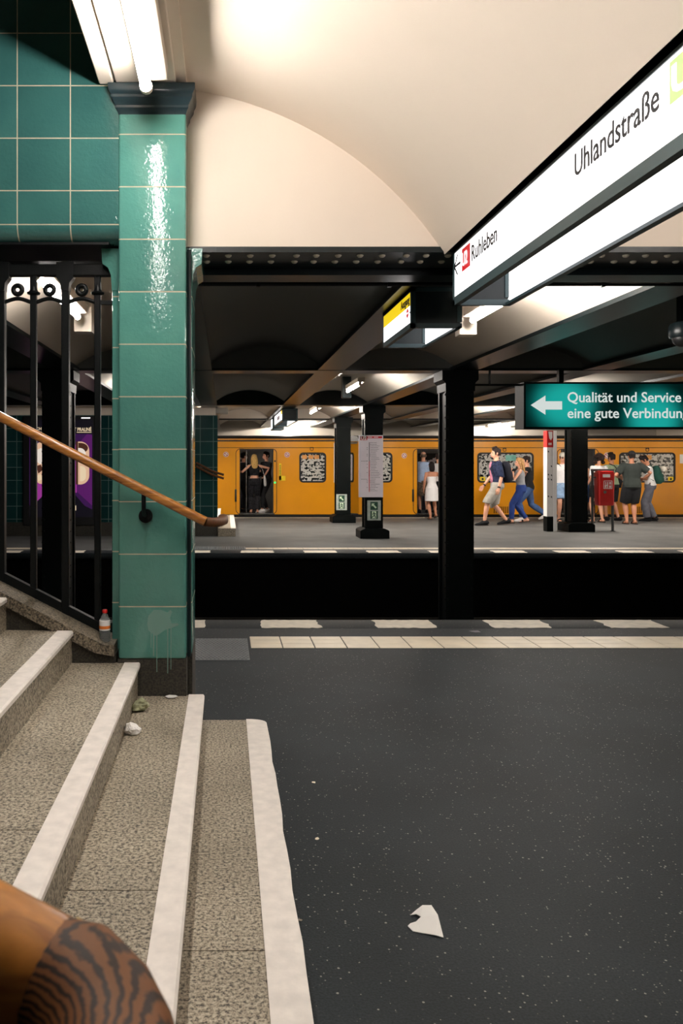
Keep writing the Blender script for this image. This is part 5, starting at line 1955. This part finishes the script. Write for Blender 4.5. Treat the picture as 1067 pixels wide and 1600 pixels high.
        if kind == 'bob':
            loft(bm, [Hd(0, -0.03, 0.16), Hd(0, -0.055, 0.09), Hd(0, -0.06, 0.01), Hd(0, -0.062, -0.055), Hd(0, -0.06, -0.075)], [(0.08 * s, 0.07 * s), (0.09 * s, 0.06 * s), (0.088 * s, 0.048 * s), (0.072 * s, 0.034 * s), (0.04 * s, 0.016 * s)], HM @ X, 14)
        if kind == 'curly':
            rnd = random.Random(11)
            for _ in range(38):
                a, e_ = rnd.uniform(0, 2 * math.pi), rnd.uniform(-0.5, 1.4)
                r0 = 0.1
                p_ = Hd(r0 * math.cos(a) * math.cos(e_), -0.03 + (r0 + .01) * math.sin(a) * math.cos(e_), 0.135 + r0 * math.sin(e_))
                if (HM.transposed() @ (p_ - chin0)).y > 0.05 * s and (HM.transposed() @ (p_ - chin0)).z < 0.16 * s:
                    continue
                ball(bm, p_, rnd.uniform(0.03, 0.042) * s, 8, 6)
            ball(bm, Hd(-0.11, -0.03, 0.02), 0.05 * s); ball(bm, Hd(0.11, -0.03, 0.02), 0.05 * s)
        bm = remesh(bm, 0.009 * s, 1)
        obj('hair', bm, hm, t, True, True, False)
    elif hc:
        for zz, rx_, ry_ in ((0.1, 0.0775, 0.07),):
            loft(bm, [Hd(0, -0.04, 0.055), Hd(0, -0.035, 0.09), Hd(0, -0.03, 0.13), Hd(0, -0.03, 0.15)], [(0.06 * s, 0.05 * s), (0.078 * s, 0.072 * s), (0.08 * s, 0.078 * s), (0.07 * s, 0.07 * s)], HM @ X, 14)
        obj('hair', bm, hm, t, True, True)
    # ---- clothes
    for w_ in wear:
        k_ = w_[0]
        if k_ == 'top':
            _, nm, mt_, sleeve, hem, loose = w_
            bm = B()
            zhi = 1.47 if sleeve > 0 else (1.37 if sleeve == 0 else 1.44)
            tor(bm, hem, zhi, 0.014 + loose * 0.4, 0.006 + loose * 0.3)
            for q in (-1, 1):
                if sleeve > 0:
                    P_, R2 = arm_path(q, sleeve, 0.012 + loose * 0.6)
                    loft(bm, [T(V(q * sh * 0.5, -0.008, 1.405 - sq))] + P_, [0.062 * s] + R2, Vector((0, 1, 0)), 12)
                elif sleeve < 0:
                    loft(bm, [T(V(q * 0.1, 0.06, 1.34 - sq)), T(V(q * 0.105, 0.0, 1.455 - sq)), T(V(q * 0.1, -0.075, 1.36 - sq))], [(0.022 * s, 0.012 * s)] * 3, X, 8)
            bm = remesh(bm, 0.0125 * s, 2)
            obj(nm, bm, mt_, t, True, True, False)
        elif k_ == 'legs':
            _, nm, mt_, length, loose, top_ = w_
            bm = B()
            seat(bm, 0.012 + loose * 0.3, top_)
            for q in (-1, 1):
                P_, R2 = leg_path(q, length, 0.010 + loose * 0.35, loose * 0.35)
                loft(bm, P_, R2, X, 14)
            bm = remesh(bm, 0.0125 * s, 2)
            obj(nm, bm, mt_, t, True, True, False)
        elif k_ == 'dress':
            _, nm, mt_, zh = w_
            bm = B()
            tor(bm, 0.86, 1.34, 0.012)
            loft(bm, [V(0, 0, zh), V(0, 0, zh + 0.02), V(0, 0, 0.8), V(0, 0, 0.95), T(V(0, 0.003, 1.06))], [(0.205 * s, 0.17 * s), (0.21 * s, 0.175 * s), (0.198 * s, 0.16 * s), (0.187 * s, 0.137 * s), (wst * 1.14 * s, 0.108 * s)], X, 20)
            for q in (-1, 1):
                loft(bm, [T(V(q * 0.085, 0.07, 1.32)), T(V(q * 0.09, 0.0, 1.45)), T(V(q * 0.08, -0.08, 1.32))], [(0.012 * s, 0.007 * s)] * 3, X, 8)
            bm = remesh(bm, 0.0115 * s, 2)
            obj(nm, bm, mt_, t, True, True, False)
        elif k_ in ('shoes', 'sandals'):
            _, nm, mt_, sole = w_
            for q in (-1, 1):
                a = legs[q][2]
                tilt = min(1.0, feet[q][2] * 3.2)
                m = Matrix.Rotation(-tilt, 3, 'X')
                def FT(y, z):
                    return a + m @ V(q * 0.012, y, z)
                bm = B()
                if k_ == 'shoes':
                    loft(bm, [FT(-0.085, -0.05), FT(-0.07, -0.032), FT(-0.02, -0.022), FT(0.04, -0.03), FT(0.11, -0.05), (FT(0.175, -0.058)), FT(0.208, -0.064)], [(0.03 * s, 0.026 * s), (0.04 * s, 0.045 * s), (0.044 * s, 0.056 * s), (0.045 * s, 0.048 * s), (0.05 * s, 0.033 * s), (0.044 * s, 0.024 * s), (0.02 * s, 0.012 * s)], X, 12)
                else:
                    loft(bm, [FT(0.085, -0.04), FT(0.1, -0.045), FT(0.125, -0.05)], [(0.048 * s, 0.032 * s), (0.05 * s, 0.031 * s), (0.048 * s, 0.025 * s)], X, 12)
                sh_ = obj(nm, bm, mt_, t, True, True)
                bm = B()
                out = [(-0.085, 0.02), (-0.07, 0.036), (0.0, 0.038), (0.08, 0.046), (0.15, 0.046), (0.195, 0.03), (0.208, 0.0)]
                poly = [(y, x) for y, x in out] + [(y, -x) for y, x in out[::-1][1:]]
                lo = [bm.verts.new(FT(y, -0.085) + V(x, 0, 0)) for y, x in poly]
                hi = [bm.verts.new(FT(y, -0.068) + V(x, 0, 0)) for y, x in poly]
                bridge(bm, [lo, hi])
                so = obj('sole', bm, sole, sh_, False, True)
        elif k_ == 'cap':
            _, nm, mt_, brim = w_
            bm = B()
            rr = [(0.135, -0.008, 0.083, 0.106), (0.165, -0.008, 0.086, 0.109), (0.205, -0.008, 0.073, 0.093), (0.236, -0.008, 0.046, 0.06), (0.247, -0.008, 0.012, 0.016)]
            loft(bm, [Hd(0, y, z) for z, y, rx, ry in rr], [(rx * s, ry * s) for z, y, rx, ry in rr], HM @ X, 18)
            if brim:
                loft(bm, [Hd(0, brim * 0.05, 0.15), Hd(0, brim * 0.13, 0.145), Hd(0, brim * 0.175, 0.132)], [(0.075 * s, 0.01 * s), (0.072 * s, 0.008 * s), (0.04 * s, 0.006 * s)], HM @ X, 12)
            obj(nm, bm, mt_, t, True, True)
        elif k_ == 'glasses':
            bm = B()
            for q in (-1, 1):
                ball(bm, Hd(q * 0.034, 0.092, 0.115), (0.028 * s, 0.012 * s, 0.02 * s), 10, 6)
            loft(bm, [Hd(-0.075, 0.0, 0.12), Hd(-0.068, 0.08, 0.12), Hd(0, 0.103, 0.12), Hd(0.068, 0.08, 0.12), Hd(0.075, 0.0, 0.12)], [0.004 * s] * 5, Vector((0, 0, 1)), 6)
            obj('glasses', bm, 'eye', t, True, True)
        elif k_ == 'headphones':
            bm = B()
            pts = [Hd(0.092 * math.cos(a), -0.01, 0.115 + 0.135 * math.sin(a)) for a in [math.pi * i / 10 for i in range(11)]]
            loft(bm, pts, [0.010 * s] * 11, Vector((0, 1, 0)), 8)
            for q in (-1, 1):
                loft(bm, [Hd(q * 0.08, -0.01, 0.1), Hd(q * 0.11, -0.01, 0.1)], [0.038 * s] * 2, Vector((0, 1, 0)), 12)
            obj('headphones', bm, 'rubber', t, True, True)
        elif k_ == 'watch':
            a, el, w = arms[w_[1]]
            f = (w - el).normalized()
            bm = B(); loft(bm, [w - f * 0.035 * s, w - f * 0.005 * s], [0.034 * s] * 2, X, 12)
            obj('wristwatch', bm, 'rubber', t, True, True)
    # frame for things the person carries
    mw = Matrix.Translation(t.location) @ Matrix.Rotation(math.radians(yaw), 4, 'Z')
    return dict(root=t, T=T, V=V, s=s, arms=arms, legs=legs, mw=mw, Hd=Hd, sq=sq, hip0=hip0)


def carried(pr, name, label, cat, material, build_, loc=None):
    """a bag, phone or pack held or worn by a person: a thing of its own"""
    root = pr['root']
    base = loc if loc is not None else pr['V'](0, -0.2, 1.0)
    o = thing(name, label, cat, pr['mw'] @ base)
    o.rotation_euler = root.rotation_euler
    for nm, mt_, fn in build_:
        bm = B(); fn(bm)
        for v in bm.verts:
            v.co -= base
        obj(nm, bm, mt_, o, True, True)
    return o


def backpack(pr, label, mt_, sc=1.0):
    T, V = pr['T'], pr['V']
    sq = pr['sq']
    def main(bm):
        pts = [(0.98, 0.04), (1.0, 0.085), (1.12, 0.105), (1.28, 0.1), (1.40, 0.075), (1.44, 0.035)]
        loft(bm, [T(V(0, -0.20 * 1.0, z - sq)) for z, r in pts], [(0.15 * sc * pr['s'] * (0.75 if i in (0, 5) else 1), r * sc * pr['s']) for i, (z, r) in enumerate(pts)], Vector((1, 0, 0)), 18, 2.8)
    def pocket(bm):
        pts = [(1.02, 0.03), (1.05, 0.05), (1.18, 0.05), (1.22, 0.03)]
        loft(bm, [T(V(0, -0.285, z - sq)) for z, r in pts], [(0.11 * sc * pr['s'], r * pr['s']) for z, r in pts], Vector((1, 0, 0)), 14, 2.6)
    def straps(bm):
        for q in (-1, 1):
            loft(bm, [T(V(q * 0.1, -0.13, 1.38 - sq)), T(V(q * 0.105, -0.06, 1.475 - sq)), T(V(q * 0.11, 0.05, 1.45 - sq)), T(V(q * 0.12, 0.125, 1.33 - sq)), T(V(q * 0.135, 0.10, 1.2 - sq)), T(V(q * 0.15, -0.08, 1.06 - sq))], [(0.026 * pr['s'], 0.008 * pr['s'])] * 6, Vector((1, 0, 0)), 8)
    return carried(pr, 'backpack', label, 'backpack', mt_, [('pack', mt_, main), ('pocket', mt_, pocket), ('strap', mt_, straps)], T(V(0, -0.2, 0.98 - sq)))


K = lambda n, c, **k: cloth(n, c, **k)
black_c = K('cloth_black', (24, 25, 28))
pattern = cloth('cloth_black_pattern', (34, 34, 38), vary=0.85, scale=26)
white_c = K('cloth_white', (226, 224, 224), vary=0.05)
denim = K('cloth_denim', (40, 62, 122)); denim_l = K('cloth_light_denim', (136, 164, 196), vary=0.25); denim_m = K('cloth_mid_denim', (64, 88, 130), vary=0.25)
grey_sh = K('cloth_grey_shorts', (150, 146, 138)); navy = cloth('cloth_navy_check', (30, 38, 62), vary=0.5, scale=24)
sage = K('cloth_sage', (122, 138, 112)); char = K('cloth_charcoal', (40, 46, 44)); greyp = K('cloth_grey_trousers', (104, 106, 116))
blue_sh = K('cloth_light_blue', (164, 184, 214)); camo = cloth('cloth_camo', (112, 98, 82), vary=0.6, scale=22)
grey_top = K('cloth_grey_top', (140, 142, 146)); greenpack = K('cloth_green_pack', (30, 66, 58)); beige = K('cloth_beanie', (196, 190, 178)); pink = K('cloth_pink', (186, 120, 140))
shoe_w = 'white'
ftr = 0.085   # floor of the train

# --- in and at the first car door
w1 = person('person with long blond hair and black patterned clothes in the first train door', 397.5, 22.72, ftr, 1.66, 4,
       dict(handL=(-0.50, 0.16, 1.27), handR=(0.33, 0.05, 1.14), elbL=(-0.6, -.4, -.6), elbR=(1, -0.6, 0.3), footL=(-0.09, 0.02, 0), footR=(0.08, 0, 0), lean=3, head_pitch=4),
       [('legs', 'trousers', pattern, 1.96, 0.03, 1.04), ('top', 'strap_top', pattern, -1, 1.1, 0.0), ('sandals', 'sandal', black_c, 'rubber')], female=True, hair=('long', (206, 166, 100)))
carried(w1, 'shoulder_bag', 'white cloth bag hanging at the side of the blond passenger', 'bag', white_c, [
    ('bag', white_c, lambda bm: loft(bm, [w1['V'](0.30, -0.02, 1.12), w1['V'](0.31, -0.02, 1.0), w1['V'](0.32, -0.02, 0.86), w1['V'](0.32, -0.02, 0.8)], [(0.02, 0.06), (0.04, 0.085), (0.045, 0.09), (0.03, 0.07)], Vector((1, 0, 0)), 12)),
    ('strap', white_c, lambda bm: loft(bm, [w1['V'](0.30, -0.02, 1.1), w1['V'](0.24, -0.03, 1.3), w1['T'](w1['V'](0.15, -0.02, 1.45))], [(0.012, 0.006)] * 3, Vector((0, 1, 0)), 6))], w1['V'](0.31, -0.02, 0.8))
person('person in black in the shadow left inside the first train door', 380.5, 23.15, ftr, 1.72, -60,
       dict(handL=(-0.1, 0.26, 1.1), handR=(0.12, 0.28, 1.1)), [('legs', 'trousers', black_c, 1.95, 0.02, 1.02), ('top', 'jacket', black_c, 1.9, 0.92, 0.02), ('shoes', 'shoe', black_c, 'rubber')], hair=('short', (20, 17, 16)))
person('person in black with white sneakers, right inside the first train door', 416.5, 23.0, ftr, 1.74, 118,
       dict(handL=(-0.05, 0.25, 1.2), handR=(0.2, 0.22, 1.05), footL=(-0.08, 0.2, 0), footR=(0.1, -0.08, 0)), [('legs', 'trousers', black_c, 1.88, 0.0, 1.02), ('top', 'jacket', pattern, 1.9, 0.95, 0.02), ('shoes', 'sneaker', shoe_w, 'white')], hair=('short', (22, 18, 16)))

# --- second door
person('person in a light blue shirt and patterned shorts stepping into the second door, bald crown', 661.5, 22.65, ftr, 1.74, -8,
       dict(footL=(-0.1, -0.02, 0), footR=(0.1, 0.05, 0), handL=(-0.24, 0.06, 0.84)), [('legs', 'shorts', camo, 0.98, 0.06, 1.0), ('top', 'shirt', blue_sh, 0.62, 0.94, 0.03), ('shoes', 'shoe', black_c, 'rubber')], hair=('bald', (110, 92, 78)), build=1.08)
person('person with cropped hair in a white shirt inside the second door', 684.5, 22.75, ftr, 1.68, 0,
       dict(), [('legs', 'trousers', black_c, 1.9, 0.02, 1.0), ('top', 'shirt', white_c, 0.6, 0.95, 0.03), ('shoes', 'shoe', black_c, 'rubber')], hair=('short', (44, 32, 28)))
person('person with a dark bob in a short white dress, about to board the second door', 674.5, 21.35, 0.0, 1.53, 0,
       dict(footL=(-0.05, -0.06, 0), footR=(0.16, 0.16, 0.06), handL=(-0.24, 0.02, 0.92), handR=(0.26, -0.03, 1.0), lean=4), [('dress', 'dress', white_c, 0.56), ('sandals', 'sandal', black_c, 'rubber')], skin='skin_tan', female=True, build=1.05, hair=('bob', (28, 22, 22)))

# --- walkers before the long window
w7 = person('person in grey shorts striding left with dark backpack, tallest of the walkers', 777, 19.3, 0.0, 1.90, 84,
       dict(drop=0.03, footL=(-0.09, 0.30, 0.01), footR=(0.09, -0.22, 0.03), handL=(-0.27, 0.03, 0.84), handR=(0.2, 0.25, 0.88), elbL=(-.3, -1, 0), elbR=(.3, -1, 0), lean=4, head_pitch=-4),
       [('legs', 'shorts', grey_sh, 1.05, 0.06, 1.0), ('top', 'check_shirt', navy, 1.05, 0.96, 0.03), ('shoes', 'shoe', black_c, 'rubber'), ('watch', 1), ('watch', -1)], hair=('quiff', (34, 26, 24)))
bm = B()
loft(bm, [w7['T'](w7['V'](0, 0.095, z)) for z in (0.95, 1.05, 1.2, 1.34, 1.42)], [(0.10, 0.055), (0.10, 0.055), (0.11, 0.058), (0.10, 0.055), (0.05, 0.02)], Vector((1, 0, 0)), 12)
obj('undershirt', bm, pink, w7['root'], True, True)
backpack(w7, 'dark backpack on the tall person in grey shorts', K('cloth_pack_black', (22, 24, 34)), 1.1)
person('person with blond hair in grey top and blue jeans, walking behind the tall one', 814, 20.0, 0.0, 1.66, 72,
       dict(drop=0.03, footL=(-0.07, 0.24, 0), footR=(0.08, -0.14, 0.03), handL=(-0.06, 0.2, 1.3), handR=(0.16, -0.12, 1.32), elbL=(-1, -0.2, -0.6), elbR=(1, .5, -.4), lean=4),
       [('legs', 'jeans', denim, 1.93, 0.015, 1.05), ('top', 'strap_top', grey_top, -1, 1.02, 0.01), ('sandals', 'sandal', black_c, 'rubber')], female=True, hair=('long', (158, 122, 80)))
w9 = person('person in a black jacket hugging the blond walker, with white sneakers', 826, 20.7, 0.0, 1.73, 74,
       dict(drop=0.05, footL=(-0.08, 0.16, 0), footR=(0.08, -0.42, 0.10), handL=(-0.12, 0.40, 1.34), handR=(0.2, 0.22, 1.3), elbL=(-1, -0.2, -.3), lean=6),
       [('legs', 'jeans', denim_m, 1.93, 0.02, 1.0), ('top', 'jacket', black_c, 1.9, 0.94, 0.02), ('shoes', 'sneaker', shoe_w, 'white')], hair=('short', (40, 32, 28)))
carried(w9, 'hip_bag', 'black hip bag with a white strip on the person in the black jacket', 'bag', black_c, [
    ('pouch', black_c, lambda bm: loft(bm, [w9['V'](0.21, 0.02, 1.0), w9['V'](0.215, 0.0, 0.92), w9['V'](0.21, 0.0, 0.85)], [(0.05, 0.1), (0.06, 0.12), (0.04, 0.08)], Vector((1, 0, 0)), 12)),
    ('tag', white_c, lambda bm: loft(bm, [w9['V'](0.24, 0.08, 1.0), w9['V'](0.25, 0.0, 1.0), w9['V'](0.24, -0.08, 1.0)], [(0.012, 0.03)] * 3, Vector((1, 0, 0)), 8))], w9['V'](0.21, 0, 0.85))

# --- third door
w10 = person('person in a pale knit cap, white shirt and denim shorts, facing the viewer', 878.5, 20.6, 0.0, 1.76, 176,
       dict(footL=(-0.08, 0.06, 0), footR=(0.07, -0.05, 0), handL=(-0.23, 0.0, 0.86), handR=(0.25, 0.02, 0.84), head_pitch=6), [('legs', 'shorts', denim_l, 0.78, 0.05, 1.0), ('top', 'shirt', white_c, 0.7, 0.92, 0.03), ('sandals', 'sandal', black_c, 'rubber'), ('cap', 'knit_cap', beige, 0), ('glasses',)], hair=('short', (60, 46, 36)))
carried(w10, 'shoulder_bag', 'small black bag slung across the white shirt under the pale cap', 'bag', black_c, [
    ('bag', black_c, lambda bm: loft(bm, [w10['V'](-0.15, 0.15, 1.2), w10['V'](-0.16, 0.15, 1.13), w10['V'](-0.17, 0.15, 1.06)], [(0.07, 0.03), (0.09, 0.045), (0.07, 0.03)], Vector((1, 0, 0)), 12)),
    ('strap', black_c, lambda bm: loft(bm, [w10['V'](-0.12, 0.15, 1.19), w10['V'](0.0, 0.15, 1.3), w10['V'](0.10, 0.10, 1.44), w10['V'](0.11, 0.0, 1.49), w10['V'](0.06, -0.1, 1.42)], [(0.014, 0.006)] * 5, Vector((0, 1, 0)), 6))], w10['V'](-0.16, 0.15, 1.06))
person('person with dark hair mostly hidden behind the column under the green sign', 909, 21.3, 0.0, 1.66, -40,
       dict(handR=(0.1, 0.3, 1.2), handL=(-0.1, 0.3, 1.25)), [('legs', 'trousers', denim_m, 1.0, 0.03, 1.03), ('top', 'strap_top', black_c, -1, 1.0, 0.0), ('shoes', 'shoe', black_c, 'rubber')], female=True, hair=('bob', (26, 20, 20)))
person('person with big curly dark hair and headphones standing behind the red bin', 935.5, 20.3, 0.0, 1.72, 8,
       dict(handL=(-0.28, 0.06, 0.98), handR=(0.22, 0.18, 1.05), footL=(-0.13, 0.05, 0)), [('legs', 'shorts', black_c, 0.62, 0.05, 1.0), ('top', 'shirt', white_c, 0.9, 0.98, 0.03), ('sandals', 'sandal', black_c, 'rubber'), ('headphones',)], female=True, hair=('curly', (40, 28, 24)))
w13 = person('person in a sage green shirt and black shorts right of the red bin', 956, 20.8, 0.0, 1.75, 22,
       dict(handL=(-0.22, 0.12, 1.0), handR=(0.2, 0.2, 1.1), footR=(0.16, -0.06, 0), footL=(-0.08, 0.1, 0)), [('legs', 'shorts', black_c, 0.95, 0.05, 1.0), ('top', 'shirt', sage, 0.7, 0.95, 0.03), ('shoes', 'shoe', black_c, 'rubber')], skin='skin_tan', hair=('quiff', (26, 20, 18)))
carried(w13, 'shoulder_bag', 'black side bag at the hip of the person in the sage green shirt', 'bag', black_c, [
    ('bag', black_c, lambda bm: loft(bm, [w13['V'](0.21, 0.0, 1.12), w13['V'](0.22, 0.0, 1.0), w13['V'](0.21, 0.0, 0.86)], [(0.04, 0.1), (0.05, 0.12), (0.04, 0.1)], Vector((1, 0, 0)), 12)),
    ('strap', black_c, lambda bm: loft(bm, [w13['V'](0.2, -0.05, 1.12), w13['V'](0.08, -0.15, 1.3), w13['V'](-0.06, -0.12, 1.44), w13['V'](-0.1, 0.0, 1.49)], [(0.014, 0.006)] * 4, Vector((0, 1, 0)), 6))], w13['V'](0.21, 0, 0.86))
person('person in a charcoal shirt, black shorts and dark cap, back turned', 987, 19.75, 0.0, 1.79, -4,
       dict(handL=(-0.20, 0.2, 1.12), handR=(0.31, 0.12, 1.08), elbL=(-0.8, -.6, -.2), elbR=(0.8, -.6, -.2), footL=(-0.11, 0, 0), footR=(0.06, -0.02, 0)), [('legs', 'shorts', black_c, 0.95, 0.07, 1.0), ('top', 'shirt', char, 0.75, 0.9, 0.045), ('sandals', 'sandal', black_c, 'rubber'), ('cap', 'cap', black_c, 0)], skin='skin_tan', build=1.12, hair=('short', (24, 20, 18)))
w15 = person('person in white shirt and grey trousers bent over a phone, wearing a green backpack', 1016, 20.7, 0.0, 1.72, 68,
       dict(handL=(-0.05, 0.34, 1.12), handR=(0.1, 0.32, 1.1), elbL=(-.5, -.7, -.6), elbR=(.5, -.7, -.6), lean=8, head_pitch=32, footL=(-0.09, 0.08, 0), footR=(0.1, -0.1, 0)), [('legs', 'trousers', greyp, 1.95, 0.04, 1.0), ('top', 'shirt', white_c, 0.75, 0.95, 0.03), ('shoes', 'shoe', black_c, 'rubber')], skin='skin_tan', hair=('quiff', (28, 22, 22)))
backpack(w15, 'dark green backpack on the person bent over a phone', greenpack, 1.0)
carried(w15, 'rolled_mat', 'rolled pale mat strapped behind the green backpack', 'mat', beige, [
    ('roll', beige, lambda bm: loft(bm, [w15['T'](w15['V'](-0.02, -0.33, 1.33)), w15['T'](w15['V'](0.06, -0.38, 1.32)), w15['T'](w15['V'](0.12, -0.40, 1.32))], [0.075, 0.085, 0.07], Vector((0, 1, 0)), 12))], w15['T'](w15['V'](0.05, -0.38, 1.25)))
carried(w15, 'phone', 'small dark phone held by the person with the green backpack', 'phone', 'rubber', [
    ('handset', MT['rubber'], lambda bm: box(bm, 0.0, 0.075, 0.40 * 0.98, 0.41 * 0.98, 1.10, 1.24, 0.004, 1))], w15['V'](0.04, 0.40, 1.1))
